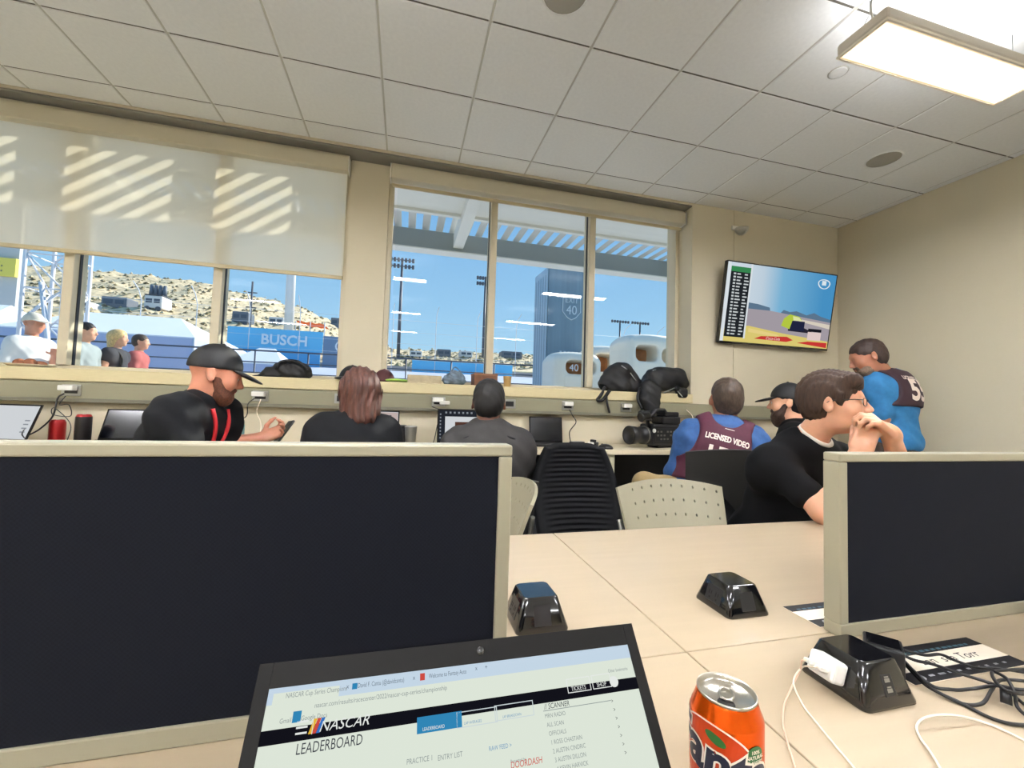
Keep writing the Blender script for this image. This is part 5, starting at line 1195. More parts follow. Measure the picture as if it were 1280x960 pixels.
Dm.body(.008, [((J['wrR'], (0, 1, -.2), (0, 0, 1), -1), {}), ((J['wrL'], (0, 1, -.2), (0, 0, 1), 1), {})]); Dm.shirt(m_blue, 1.92, .018, .008, name='shirt', wr=.007, hem=.07); Dm.trousers(m_khaki); Dm.hair(m_hgr, vol=.004, back=-.085)
def vest(p, m, e=.03, neckr=.085, trim=None):
    d = Sdf(); p.torso(d, e); J = p.J
    for sd, sg in (('L', -1), ('R', 1)): d.ell(J['sh'+sd]+p.rt*sg*.035-p.up*.035, (.07, .2, .13), p.R, .02, 's')
    d.ell(J['neck']+p.up*.03-p.fw*.02, (neckr, .16, .10), p.R, .02, 's'); d.half(J['pel']+p.up*.05, -p.up, .01)
    return soft('vest', d, .007, m, p.root, wrinkle(.002, 40))
vo = vest(Dm, m_vest)
m_let = mat('cream_lettering', (236, 222, 208), .7)
bo = lerp(J['pel'], J['neck'], .69)-Dm.fw*.1
bo = bo+Dm.rt*.012
lettering_on(vo, 'LICENSED VIDEO', bo, Dm.rt, Dm.up, -Dm.fw, .044, m_let, vo, 'vest_lettering', .0016, .66)
lettering_on(vo, '170', bo-Dm.up*.14, Dm.rt, Dm.up, -Dm.fw, .15, m_let, vo, 'vest_number', .003, .95)
lettering_on(vo, '___', bo+Dm.up*.075, Dm.rt, Dm.up, -Dm.fw, .02, m_let, vo, 'vest_emblem', .001, 1.5)
d = Sdf(); nk = J['neck']; d.tor(nk+Dm.up*.012, Dm.up+Dm.fw*.2, .064, .014, .01); soft('collar', d, .006, mat('dark_red_collar', (96, 26, 38), .7), Dm.root)
# ---- bearded man in the black cap
T = HT(Y_(984, 503, 2.3), (-.68, .70, -.05), (0, 0, 1), 1.02)
nk = Y_(993, 531, 2.27); f2 = nrm((-.62, .78, 0)); r2 = V(f2[1], -f2[0], 0)
pel = nk-V(0, 0, .46)-f2*.12; J = dict(pel=pel, neck=nk, shR=nk+r2*.18-V(0, 0, .05), shL=nk-r2*.18-V(0, 0, .05), elR=nk+r2*.23+f2*.05-V(0, 0, .30), elL=nk-r2*.24+f2*.06-V(0, 0, .30), wrR=nk+r2*.12+f2*.27-V(0, 0, .36), wrL=nk-r2*.14+f2*.28-V(0, 0, .36), knR=pel+f2*.42+r2*.1-V(0, 0, .06), knL=pel+f2*.42-r2*.12-V(0, 0, .06), anR=pel*V(1, 1, 0)+f2*.38+r2*.1+V(0, 0, .08), anL=pel*V(1, 1, 0)+f2*.38-r2*.12+V(0, 0, .08))
Eb = Person('seated bearded man in a black cap facing the counter', J, T, sk2, .18, .12, .16, .12)
Eb.body(.008, [((J['wrR'], f2, (0, 0, 1), -1), {}), ((J['wrL'], f2, (0, 0, 1), 1), {})]); Eb.shirt(m_blackcloth, 1.9, .016, .009, collar=.01); Eb.trousers(m_dkjean); Eb.cap_hat(m_bag, .1); Eb.beard(mat('dark_beard', (62, 44, 36), .8, noise=(150, .4)), .03); Eb.hair(m_hdk, vol=.003, back=-.06); Eb.eyes()
# ---- standing man in the blue shirt
T = HT(Y_(1084, 446, 2.2), (-.72, .52, -.36), (-.10, .06, 1), 1.02)
f2 = nrm((-.22, .97, 0)); r2 = V(f2[1], -f2[0], 0); nk = Y_(1110, 470, 2.2); pel = Y_(1117, 552, 2.16)
J = dict(pel=pel, neck=nk, shR=nk+r2*.18-V(0, 0, .06), shL=nk-r2*.18-V(0, 0, .06), elR=nk+r2*.22+f2*.1-V(0, 0, .30), elL=nk-r2*.20-f2*.04-V(0, 0, .30), wrR=nk+r2*.08+f2*.34-V(0, 0, .34), wrL=nk-r2*.10+f2*.22-V(0, 0, .34), knR=V(pel[0]+r2[0]*.1, pel[1]+r2[1]*.1, .5), knL=V(pel[0]-r2[0]*.12+f2[0]*.04, pel[1]-r2[1]*.12+f2[1]*.04, .5), anR=V(pel[0]+r2[0]*.11, pel[1]+r2[1]*.11, .08), anL=V(pel[0]-r2[0]*.13, pel[1]-r2[1]*.13, .08))
Gs = Person('standing man in a blue shirt and dark numbered vest looking down', J, T, sk4, .175, .125, .175, .15)
m_blue2 = mat('bright_blue_shirt', (38, 110, 160), .75, noise=(40, .1))
Gs.body(.008, [((J['wrR'], f2, (0, 0, 1), -1), {}), ((J['wrL'], f2, (0, 0, 1), 1), {})]); Gs.shirt(m_blue2, .86, .018, .008, wr=.005, hem=.06); Gs.trousers(m_brownp); Gs.hair(mat('dark_brown_hair', (52, 36, 30), .6, noise=(120, .4)), vol=.004, back=-.06); Gs.beard(mat('grey_beard', (112, 92, 78), .7, noise=(150, .4)), .002, False)
d = Sdf(); Gs.torso(d, .034)
for sd, sg in (('L', -1), ('R', 1)): d.ell(J['sh'+sd]+Gs.rt*sg*.035-Gs.up*.04, (.075, .2, .13), Gs.R, .02, 's')
d.ell(J['neck']+Gs.up*.03+Gs.fw*.03, (.085, .12, .08), Gs.R, .02, 's'); d.half(lerp(J['pel'], J['neck'], .5), -Gs.up, .01); d.half(J['pel']-Gs.fw*.0, Gs.fw, .02) if False else None
m_vest2 = mat('dark_plum_vest', (46, 22, 34), .7); gv = soft('vest', d, .007, m_vest2, Gs.root, wrinkle(.002, 40))
lettering_on(gv, '55', lerp(J['pel'], J['neck'], .60)-Gs.fw*.1, Gs.rt, Gs.up, -Gs.fw, .2, m_let, gv, 'vest_number', .006, .9)
lettering_on(gv, 'LICENSED VIDEO', lerp(J['pel'], J['neck'], .9)-Gs.fw*.1, Gs.rt, Gs.up, -Gs.fw, .035, m_let, gv, 'vest_lettering', .001, .8)
MB().tube(bez([J['shL']-Gs.up*.1+Gs.rt*.03-Gs.fw*.0+V(0, 0, -.05), lerp(J['pel'], J['neck'], .4)-Gs.rt*.2, lerp(J['pel'], J['neck'], .1)-Gs.rt*.2], 5), .006, 5).build('vest_strap', m_vest2, Gs.root, world=True)
# ---- man in glasses leaning on the desk
fh = nrm((.56, -.83, .04))
T = HT(Y_(1041, 503, 1.30), fh, (-.03, .05, 1), 1.02)
pel = Y_(955, 690, 1.62); pel[2] = .57
nk = Y_(1010, 548, 1.385)
J = dict(pel=pel, neck=nk, shR=Y_(966, 577, 1.40), shL=Y_(1085, 580, 1.48), elR=Y_(1030, 646, 1.21), wrR=Y_(1075, 564, 1.14), elL=Y_(1142, 652, 1.20), wrL=Y_(1112, 541, 1.10), knR=pel+V(-.02, -.43, .0), knL=pel+V(.26, -.43, 0), anR=V(pel[0]-.02, pel[1]-.38, .08), anL=V(pel[0]+.26, pel[1]-.38, .08))
J['elR'][2] = max(J['elR'][2], TZ+.045); J['elL'][2] = max(J['elL'][2], TZ+.045)
Fg = Person('seated man in glasses resting his chin on clasped hands', J, T, sk2, .17, .11, .155, .115)
hc = T.p((0, .122, -.05))
yR = nrm(Y_(1086, 534, 1.125)-J['wrR']); yL = nrm(Y_(1082, 515, 1.105)-J['wrL'])
Fg.body(.0042, [((J['wrR'], yR, nrm(V(-.55, -.8, .1)), -1), dict(curl=(1.35, 1.3, .8), sc=.95, spread=.02, td=(.1, .9, -.45), tc=.1)), ((J['wrL'], yL, nrm(V(.1, -.55, .85)), 1), dict(curl=(.55, 1.0, .7), sc=.95, spread=.03, td=(.1, .9, -.4), tc=.1))])
Fg.shirt(m_blackcloth, .64, .012, .007, collar=.0, wr=.003); Fg.trousers(m_dkjean)
d = Sdf(); hd_ = nrm(T.p((0, -.02, -.06))-nk); d.tor(nk+hd_*.02+V(.01, -.012, 0), hd_, .06, .009, .01); soft('undershirt', d, .005, mat('white_cotton', (226, 220, 208), .8), Fg.root)
d = Sdf(); T.ell(d, (0, -.014, .036), (.085, .106, .096)); T.ell(d, (0, -.045, -.01), (.077, .068, .072), k=.03); T.cap(d, (-.05, .058, .085), (.055, .07, .08), .028, .026, k=.03)
T.ell(d, (0, .125, -.05), (.09, .1, .103), k=.012, op='s')
for sg in (-1, 1): T.ell(d, (sg*.088, .006, -.045), (.035, .032, .045), k=.012, op='s'); T.cap(d, (sg*.076, .03, .03), (sg*.074, .026, -.012), .010, .006, k=.01)
T.half(d, (0, 0, -.066), (0, .45, -1))
soft('hair', d, .0045, m_hbr, Fg.root, lambda P: .002*np.sin(P[..., 0]*260+P[..., 1]*140+6*P[..., 2])+.0016*np.sin(P[..., 1]*330-P[..., 0]*200+P[..., 2]*40))
Fg.eyes((58, 60, 62)); Fg.brows(m_hbr)
gls = MB()
for sg in (-1, 1):
    ring = [T.p((sg*(.034+.0235*math.copysign(abs(math.cos(a))**.6, math.cos(a))), .1045-.010*abs(.034+.0235*math.cos(a))/.05, -.002+.0145*math.copysign(abs(math.sin(a))**.6, math.sin(a)))) for a in [2*math.pi*k/20 for k in range(20)]]
    gls.tube(ring, .0013, 6, closed=True)
    gls.tube([T.p((sg*.058, .093, .006)), T.p((sg*.074, .07, .008)), T.p((sg*.083, .0, .006)), T.p((sg*.084, -.02, -.008))], .0016, 6)
gls.tube([T.p((-.0105, .104, .003)), T.p((0, .108, .006)), T.p((.0105, .104, .003))], .0013, 6)
gls.build('glasses', m_blackpl, Fg.root, world=True)
# ================================================================== outside
GZ = .25
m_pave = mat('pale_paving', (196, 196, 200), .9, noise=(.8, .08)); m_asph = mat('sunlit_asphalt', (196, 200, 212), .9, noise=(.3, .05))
tag(MB().box((-70, 3.3, GZ-.3), (60, 15, GZ)).build('ground', m_pave), 'pale paved ground outside the windows', 'ground', kind='structure')
tag(MB().prism([(-90, 15, GZ), (-90, 36, 3.6), (-90, 37.5, 3.6), (-90, 37.5, -1), (-90, 15, -1)], (180, 0, 0)).build('race_track', m_asph), 'pale banked race track beyond the fence', 'track', kind='structure')
# desert hill
rx_ = [-90, -56.7, -49.5, -39.5, -31.5, -20, -12.5, -3, 10, 26.5, 60]; rz2 = [21.5, 22.8, 22.6, 22.4, 20.9, 18.8, 15.4, 11.8, 12.0, 12.3, 9.5]
def hill_z(x, y):
    xr = x*90/max(y, 60) if y < 90 else x
    top = np.interp(xr, rx_, rz2); t = (y-38)/52
    lo = 4.0+.9*math.sin(x*.11)*.3
    z = lo+(top-lo)*(min(max(t, 0), 1)**1.15) if y <= 90 else top-(y-90)*.25
    return z+(.35*math.sin(x*.9+y*.7)*math.sin(y*.5-x*.3)+.22*math.sin(x*2.1-y*1.3))*min(1, max(0, (y-42)/8))
m_hill = mat('desert_scrub', (222, 200, 162), .95, noise=(1.6, .34), bump=(1.5, .6))
tag(MB().grid(lambda u, v: (-92+155*u, 38+72*v, hill_z(-92+155*u, 38+72*v)), 130, 60).build('hill', m_hill), 'dry tan desert hillside beyond the track', 'hill', kind='structure')
tag(MB().box((-92, 37.6, -1), (63, 38, 4.15)).build('retaining_wall', mat('pink_grey_concrete', (190, 172, 162), .9)), 'low grey retaining wall along the top of the track', 'wall', kind='structure')
sh = MB(); rnd = random.Random(3)
for k in range(4200):
    y = 44+rnd.random()**1.2*52; x = (rnd.uniform(-70, 32))*y/90; r = rnd.uniform(.12, .4); z = hill_z(x, y)
    pts = [(x+r*math.cos(a+.3), y+r*.8*math.sin(a+.3), z+rnd.uniform(-.05, .2)*r) for a in (0, 1.26, 2.51, 3.77, 5.03)]
    top = sh.bm.verts.new((x+rnd.uniform(-.2, .2)*r, y, z+r*rnd.uniform(.6, 1.1))); vs = [sh.bm.verts.new(p) for p in pts]
    for i in range(5): sh.bm.faces.new([vs[i], vs[(i+1) % 5], top]).material_index = k % 3
tag(sh.build('desert_shrubs', [mat('shrub_olive', (158, 148, 112), .95), mat('shrub_dark', (134, 126, 104), .95), mat('rock_tan', (216, 198, 164), .95)]), 'scattered desert shrubs and rocks on the hillside', 'shrubs', kind='stuff')
# canopy over the windows
m_beam = mat('canopy_grey_steel', (150, 156, 154), .6); m_wht = mat('canopy_white', (226, 226, 220), .6); m_slat = mat('canopy_slat', (206, 208, 206), .5)
cn = empty('canopy', (1, 4.2, 3.2), label='slatted steel canopy over the windows outside', cat='canopy')
MB().box((-8, 5.0, 2.955), (9, 5.12, 3.18)).build('front_beam', m_beam, cn, world=True)
MB().box((-8, 4.97, 2.94), (9, 5.14, 2.956)).build('front_flange', m_wht, cn, world=True)
MB().box((-8, 3.80, 3.10), (9, 4.28, 3.16)).build('purlin_panel', m_wht, cn, world=True)
MB().box((-8, 4.28, 3.07), (9, 4.33, 3.2)).build('purlin_flange', m_wht, cn, world=True)
for x in (-6.1, -2.7, .55, 3.62, 6.9): MB().box((x-.06, 3.3, 3.0), (x+.06, 5.0, 3.17), .004).build('rafter', m_wht, cn, world=True)
slm = None
for k in range(106):
    x = -8+.16*k
    wide = .16 if x > 3.4 else .085
    if slm is None or x > 3.4:
        s_ = MB(); s_.loft([[(-wide/2, 0, .0), (-wide*.3, 0, .012), (wide*.3, 0, .012), (wide/2, 0, 0), (wide*.3, 0, .007), (-wide*.3, 0, .007)], [(-wide/2, 1.75, .0), (-wide*.3, 1.75, .012), (wide*.3, 1.75, .012), (wide/2, 1.75, 0), (wide*.3, 1.75, .007), (-wide*.3, 1.75, .007)]], smooth=False)
        o = s_.build('deck_slat', m_slat, cn)
        if x <= 3.4: slm = o.data
    else: o = bpy.data.objects.new('deck_slat', slm); COL.objects.link(o); o.parent = cn
    o.location = (x-1, 3.34-4.2, 3.2-3.2)
for x in (-7.5, 8.6): MB().box((x-.08, 4.95, GZ), (x+.08, 5.1, 2.95)).build('post', m_beam, cn, world=True)
# truss tower
m_tr = mat('white_truss', (226, 226, 232), .5)
tw = empty('truss_tower', (-6.15, 9.3, GZ), label='white steel truss tower standing outside the shaded window', cat='tower')
cs = [(-6.45, 9), (-5.88, 9), (-6.45, 9.6), (-5.88, 9.6)]
for x, y in cs: MB().tube([(x, y, GZ), (x, y, 6)], .03, 8).build('chord', m_tr, tw, world=True)
for a, b in ((0, 1), (0, 2), (1, 3), (2, 3)):
    for k in range(9):
        z = .5+.6*k; p, q = cs[a], cs[b]; MB().tube([(*p, z), (*q, z+.6)] if k % 2 else [(*q, z), (*p, z+.6)], .016, 6).build('brace', m_tr, tw, world=True); MB().tube([(*p, z), (*q, z)], .014, 6).build('rung', m_tr, tw, world=True)
MB().tube([(-6.2, 9, 3.0), (-5.5, 8.6, GZ)], .035, 8).build('stay', m_tr, tw, world=True)
# tents
m_tent = mat('white_tent_roof', (236, 238, 244), .6, noise=(.8, .03)); m_tentw = mat('tent_side_shade', (178, 190, 222), .7)  # side walls coloured blue to paint shade on the white tents
def tent(xa, xb, ya, yb, ze, zr, rxa, rxb, label):
    t = empty('event_tent', ((xa+xb)/2, (ya+yb)/2, GZ), label=label, cat='tent', group='white event tents'); ym = (ya+yb)/2
    R1, R2 = (rxa, ym, zr), (rxb, ym, zr); A, B_, C_, D2 = (xa, ya, ze), (xb, ya, ze), (xb, yb, ze), (xa, yb, ze)
    for pl in ([A, B_, R2, R1], [B_, C_, R2], [C_, D2, R1, R2], [D2, A, R1]):
        MB().prism(pl, (0, 0, .03)).build('roof_panel', m_tent, t, world=True)
    for p, q in ((A, B_), (B_, C_), (C_, D2), (D2, A)):
        MB().prism([(p[0], p[1], GZ), (q[0], q[1], GZ), (q[0], q[1], ze), (p[0], p[1], ze)], (.01, .02, 0)).build('side_wall', m_tentw, t, world=True)
    for p in (A, B_, C_, D2): MB().tube([(p[0], p[1]-.03, GZ), (p[0], p[1]-.03, ze)], .035, 6).build('pole', m_tr, t, world=True)
tent(-9.3, -5.2, 12.2, 16, 2.55, 3.3, -8.6, -6.4, 'white hip roofed tent behind the passers-by')
tent(-14.5, -9.9, 12.6, 16.4, 2.6, 3.4, -13.6, -10.6, 'white hip roofed tent behind the truss tower')
tent(-4.6, -3.2, 12.4, 14.4, 2.0, 2.5, -4.1, -3.7, 'small white peaked tent below the blue banner')
# rail fence
m_rail = mat('dark_rail_steel', (76, 82, 96), .5)  # dark steel lightened, veiling glare put into its colour
rf = empty('rail_fence', (-1, 11, GZ), label='thin dark steel rail fence along the plaza', cat='fence')
for k in range(17): MB().tube([(-11.5+k*1.15, 11, GZ), (-11.5+k*1.15, 11, 2.22)], .02, 6).build('post', m_rail, rf, world=True)
for z in (2.22, 1.95, 1.7): MB().tube([(-11.5, 11, z), (6.9, 11, z)], .014 if z < 2.2 else .02, 6).build('rail', m_rail, rf, world=True)
# catch fence
m_cf = mat('catch_fence_post', (222, 224, 230), .5)
cf = empty('catch_fence', (-10, 36.6, 3.6), label='tall wire catch fence with bent posts along the track', cat='fence')
for k in range(24):
    x = -48+k*3.6; MB().tube([(x, 36.6, 3.6), (x, 36.6, 8.0), (x, 36.2, 8.7), (x+.1, 35.3, 9.1)], .032, 6).build('post', m_cf, cf, world=True)
for z in (5, 6, 7, 8): MB().tube([(-48, 36.6, z), (35, 36.6, z)], .012, 5).build('cable', m_cf, cf, world=True)
# blue banner wall
bn = empty('banner', (-10.2, 37.3, 4.3), label='long sky blue trackside banner with white block letters', cat='banner')
m_bb = mat('banner_blue', (112, 198, 238), .6); m_bb2 = mat('banner_deep_blue', (88, 172, 224), .6)
MB().box((-13.7, 37.2, 4.9), (-6.75, 37.35, 6.6)).build('panel', m_bb, bn, world=True); MB().box((-12.6, 37.15, 3.6), (-6.9, 37.3, 4.9)).build('lower_panel', m_bb2, bn, world=True)
mb = MB(); add_text(mb, 'BUSCH', frame_mat((-9.6, 37.15, 5.35), (1, 0, 0), (0, 0, 1), (0, -1, 0)), 1.15, offset=.03, sx=.95); mb.build('lettering', mat('banner_white', (240, 244, 248), .6), bn, world=True)
b2 = empty('banner', (-5.4, 37.3, 4.3), label='slate trackside banner with a white ring emblem', cat='banner')
MB().box((-6.7, 37.2, 3.6), (-4.4, 37.35, 6.3)).build('panel', mat('banner_slate', (120, 142, 168), .6), b2, world=True)
MB().tube([(-5.3+.42*math.cos(a), 37.16, 5.5+.42*math.sin(a)) for a in [2*math.pi*k/24 for k in range(24)]], .06, 6, closed=True).build('ring_emblem', MATS['banner_white'], b2, world=True)
b3 = empty('banner', (3, 37.3, 4.3), label='low blue trackside banner right of the pier', cat='banner'); b3['label'] = 'low blue trackside banner beyond the rail fence posts'
MB().box((.5, 37.2, 3.6), (9.5, 37.35, 4.7)).build('panel', m_bb, b3, world=True); MB().box((.5, 37.15, 4.7), (9.5, 37.35, 4.78)).build('edge', MATS['banner_white'], b3, world=True)
# poles, antenna, light pylons
p = at_y(363, 345, 45); fp = empty('flag_pole', (-11.3, 45, 6), label='tall white pole rising in front of the hill', cat='pole')
MB().tube([(-11.3, 45, 5.8), (-11.45, 45, 26)], [.45, .36], 10).build('shaft', m_cf, fp, world=True); MB().tube([(-11.3, 45, 5.5), (-11.3, 45, 6.6)], .6, 10).build('base', m_beam, fp, world=True)
an = empty('antenna_mast', (-17, 50, 6), label='thin dark antenna mast on the hillside', cat='antenna'); q = at_y(316, 352, 50)
MB().tube([(q[0], 50, 7), (q[0], 50, q[2])], .1, 5).build('mast', m_rail, an, world=True)
for k in range(3): MB().tube([(q[0]-.5, 50, q[2]-1.2-k*.8), (q[0]+.5, 50, q[2]-1.2-k*.8)], .06, 5).build('crossarm', m_rail, an, world=True)
def pylon(px, pt, pb, Y, w, label, rows=2):
    t = at_y(px, pt, Y); o = empty('light_pylon', (t[0], Y, 4), label=label, cat='light pylon', group='stadium light pylons')
    MB().tube([(t[0], Y, 3), (t[0], Y, t[2])], [.28, .16], 8).build('shaft', m_rail, o, world=True)
    for r in range(rows):
        z = t[2]-r*.9; MB().box((t[0]-w, Y-.06, z-.06), (t[0]+w, Y+.06, z+.06)).build('crossbar', m_rail, o, world=True)
        for k in range(7):
            x = t[0]-w+2*w*k/6; MB().box((x-.17, Y-.35, z-.32), (x+.17, Y+.05, z+.22), .05, seg=1).build('floodlight', m_rail, o, world=True)
pylon(503, 325, 470, 60, 1.5, 'stadium light pylon with a wide lamp rack nearest the pier', 2); pylon(607, 348, 470, 66, 1.3, 'stadium light pylon beside the first mullion'); pylon(775, 402, 455, 80, 1.9, 'distant light pylon left of its twin above the white pods', 1); pylon(800, 404, 455, 80, 1.9, 'distant light pylon right of its twin above the white pods', 1)
# campers, trucks and tents on the berm
m_rvw = mat('camper_white', (214, 214, 216), .5); m_rvd = mat('camper_dark', (104, 112, 126), .5); m_rvg = mat('camper_glass', (78, 90, 108), .2)  # dark camper grey lightened to paint in the hazy glare outdoors
def rv(px, py, wpx, hpx, Y, m, label, cat='camper', extra=0):
    for Y in np.arange(39, 96, .25):      # stands where the line of sight meets the slope
        g = at_y(px, py, Y)
        if g[2] <= hill_z(g[0], Y): break
    a, b = at_y(px-wpx/2, py, Y), at_y(px+wpx/2, py-hpx, Y); x0, x1, z0, z1 = a[0], b[0], a[2]-.1, b[2]
    o = empty('camper', ((x0+x1)/2, Y, z0), label=label, cat=cat, group='campers and trucks on the hillside'); h = z1-z0
    MB().box((x0, Y, z0+.15*h), (x1, Y+2.4, z1), .15).build('body', m, o, world=True)
    MB().box((x0+.1*(x1-x0), Y-.02, z0+.5*h), (x0+.45*(x1-x0), Y+.05, z0+.78*h)).build('window', m_rvg, o, world=True); MB().box((x0+.55*(x1-x0), Y-.02, z0+.5*h), (x0+.88*(x1-x0), Y+.05, z0+.78*h)).build('window', m_rvg, o, world=True)
    for t in (.2, .8):
        x = x0+t*(x1-x0); MB().tube([(x, Y-.03, z0+.12*h), (x, Y+.2, z0+.12*h)], .16*h, 10).build('wheel', m_rail, o, world=True)
    if extra:
        MB().box((x0, Y, z1+.02), (x1, Y+2.4, z1+.12)).build('roof_deck', m_rail, o, world=True)
        for k in range(extra): MB().tube([(x0+(k+.5)*(x1-x0)/extra, Y+1, z1+.1), (x0+(k+.5)*(x1-x0)/extra, Y+1, z1+1.5)], [.28, .18], 7).build('roof_load', m_rvd, o, world=True)
rv(142, 386, 34, 14, 58, m_rvd, 'dark grey truck parked on the slope left of the white viewing trailer', 'truck'); rv(191, 386, 24, 16, 58, m_rvw, 'white viewing trailer with gear on its roof', 'camper', 4)
rv(300, 404, 22, 14, 56, m_rvd, 'dark camper above the left end of the blue banner'); rv(345, 407, 20, 10, 56, m_rvw, 'pale camper above the middle of the blue banner'); rv(422, 410, 18, 12, 52, m_rvd, 'grey camper beside the orange canopy'); rv(555, 447, 18, 10, 56, m_rvd, 'dark camper above the low blue banner'); rv(583, 447, 16, 8, 56, m_rvw, 'pale camper right of the dark one above the low blue banner'); rv(640, 448, 26, 8, 56, m_rvd, 'long grey camper left of the tall grey monolith'); rv(520, 446, 16, 7, 56, m_rvw, 'small pale camper by the bent fence posts'); rv(100, 386, 20, 10, 58, m_rvw, 'pale camper parked behind the mullion')
oc = empty('sun_shade', (-9, 46, 7), label='orange sun shade canopy on the slope beside the white pole', cat='canopy'); a, b = at_y(370, 400, 46), at_y(406, 407, 46)
MB().grid(lambda u, v: (a[0]+(b[0]-a[0])*u, 46+3*v, a[2]+(b[2]-a[2])*u*.6+.12*math.sin(u*math.pi*3)**2-.1), 12, 4).build('fabric', mat('orange_fabric', (240, 112, 52), .7), oc, world=True)
for u in (0, .5, 1): MB().tube([(a[0]+(b[0]-a[0])*u, 46, a[2]-2.6), (a[0]+(b[0]-a[0])*u, 46, a[2]-.1)], .06, 5).build('leg', m_cf, oc, world=True)
# grey building with the yellow sign
yb_ = empty('sign_building', (-13, 18, GZ), label='pale grey building edge with a yellow lettered sign', cat='building'); a, b = at_y(-40, 300, 18), at_y(24, 322, 18)
MB().box((a[0]-3, 18, GZ), (b[0], 18.2, 8)).build('wall', mat('pale_building', (196, 194, 190), .8), yb_, world=True)
a, b = at_y(-60, 342, 17.9), at_y(22, 324, 17.9); MB().box((a[0], 17.85, b[2]-.62), (b[0], 17.98, b[2])).build('sign', mat('sign_yellow', (236, 214, 96), .6), yb_, world=True)
mb = MB(); add_text(mb, 'OVE:', frame_mat((b[0]-.75, 17.84, b[2]-.48), (1, 0, 0), (0, 0, 1), (0, -1, 0)), .5, sx=.8); mb.build('lettering', mat('sign_grey', (120, 116, 96), .7), yb_, world=True)
# grey monolith with etched panels
m_mon = mat('slate_blue_panel', (120, 144, 160), .4, noise=(1.2, .12, (6, 1, .3))); m_mon2 = mat('pale_slate_panel', (150, 176, 192), .4); m_etch = mat('etched_white', (206, 218, 226), .6)
mo = empty('monolith', (4, 10.5, GZ), label='tall slate grey monolith with an etched white shield', cat='sculpture')
MB().prism([(3.44, 10.0, GZ), (4.58, 10.0, GZ), (4.52, 11, GZ), (3.40, 11, GZ)], (0, 0, 4.45)).build('body', m_mon, mo, world=True)
MB().prism([(3.425, 10.0, GZ), (3.425, 10.98, GZ), (3.38, 10.98, GZ), (3.40, 10.0, GZ)], (0, 0, 4.42)).build('side_panel', m_mon2, mo, world=True)
sx0, sz0 = 4.08, 3.72; sp = [(-.24, .3), (-.08, .26), (0, .3), (.08, .26), (.24, .3), (.25, -.15), (.12, -.3), (0, -.36), (-.12, -.3), (-.25, -.15)]
MB().tube([(sx0+x, 9.99, sz0+z) for x, z in sp], .012, 5, closed=True).build('shield_outline', m_etch, mo, world=True)
mb = MB(); add_text(mb, 'EXIT', frame_mat((sx0, 9.985, sz0+.08), (1, 0, 0), (0, 0, 1), (0, -1, 0)), .2, sx=.9); add_text(mb, '40', frame_mat((sx0, 9.985, sz0-.22), (1, 0, 0), (0, 0, 1), (0, -1, 0)), .34, sx=.9); mb.build('etched_number', m_etch, mo, world=True)
for r in range(2):
    mb = MB()
    for k in range(6-r): mb.box((3.78+.11*k+.03*r, 9.985, 2.42-.2*r), (3.84+.11*k+.03*r, 9.995, 2.54-.2*r))
    mb.build('etched_line', m_etch, mo, world=True)['kind'] = 'stuff'
for k in range(5): MB().box((3.395-.004*k, 10.1+.18*k, GZ), (3.40-.004*k, 10.16+.18*k, 4.5)).build('groove', m_mon, mo, world=True)
# white display pods with timber lined openings
m_podw = mat('white_fibreglass', (240, 232, 216), .5, noise=(3, .03)); m_podo = mat('timber_lining', (196, 132, 84), .6, noise=(8, .15, (1, 1, 6)))
def display_pod(cx, cy, w, d, zt, op, label, back=True):
    o = empty('display_pod', (cx, cy, GZ), label=label, cat='display pod', group='white display pods outside'); h = zt-GZ
    s_ = Sdf().box((cx, cy, GZ+h/2), (w/2, d/2, h/2), .16, k=.02).ell((cx, cy, zt-.06), (w*.42, d*.4, .12), k=.2)
    for x0, x1, z0, z1 in op: s_.box((cx+(x0+x1)/2, cy, (z0+z1)/2), ((x1-x0)/2, d*.7, (z1-z0)/2), min(.12, (z1-z0)/2.2), k=.03, op='s')
    s_.half((cx, cy, GZ+.002), (0, 0, -1), .01); soft('shell', s_, .03, m_podw, o)
    for x0, x1, z0, z1 in op[:1]: MB().grid(lambda u, v: (cx+x0+(x1-x0)*(.5-.5*math.cos(math.pi*u))*1.0, cy-d*.05+d*.25*math.sin(math.pi*u), z0-.02+(z1-z0+.04)*v), 10, 3).build('timber_lining', m_podo, o, world=True).modifiers.new('thick', 'SOLIDIFY').thickness = .03
    MB().box((cx-w*.3, cy-d/2-.01, GZ+.3), (cx+w*.3, cy-d/2+.02, 1.75), .02).build('front_panel', m_podw, o, world=True)
    return o
display_pod(3.36, 8.2, 1.05, .9, 2.18, [(-.28, .38, 1.78, 2.06)], 'white display pod with a numbered timber opening before the monolith')
display_pod(4.75, 9.5, 1.05, .9, 2.56, [(-.4, .1, 1.98, 2.4)], 'white display pod with a small arched opening between the others')
display_pod(5.1, 8.2, 1.3, 1.0, 2.66, [(-.5, .02, 2.12, 2.46), (.12, .44, 2.1, 2.42)], 'tallest white display pod with a timber bowl opening')
mb = MB(); add_text(mb, '40', frame_mat((3.25, 7.76, 1.84), (1, 0, 0), (0, 0, 1), (0, -1, 0)), .2); mb.build('number', m_etch, bpy.data.objects['display_pod'], world=True)
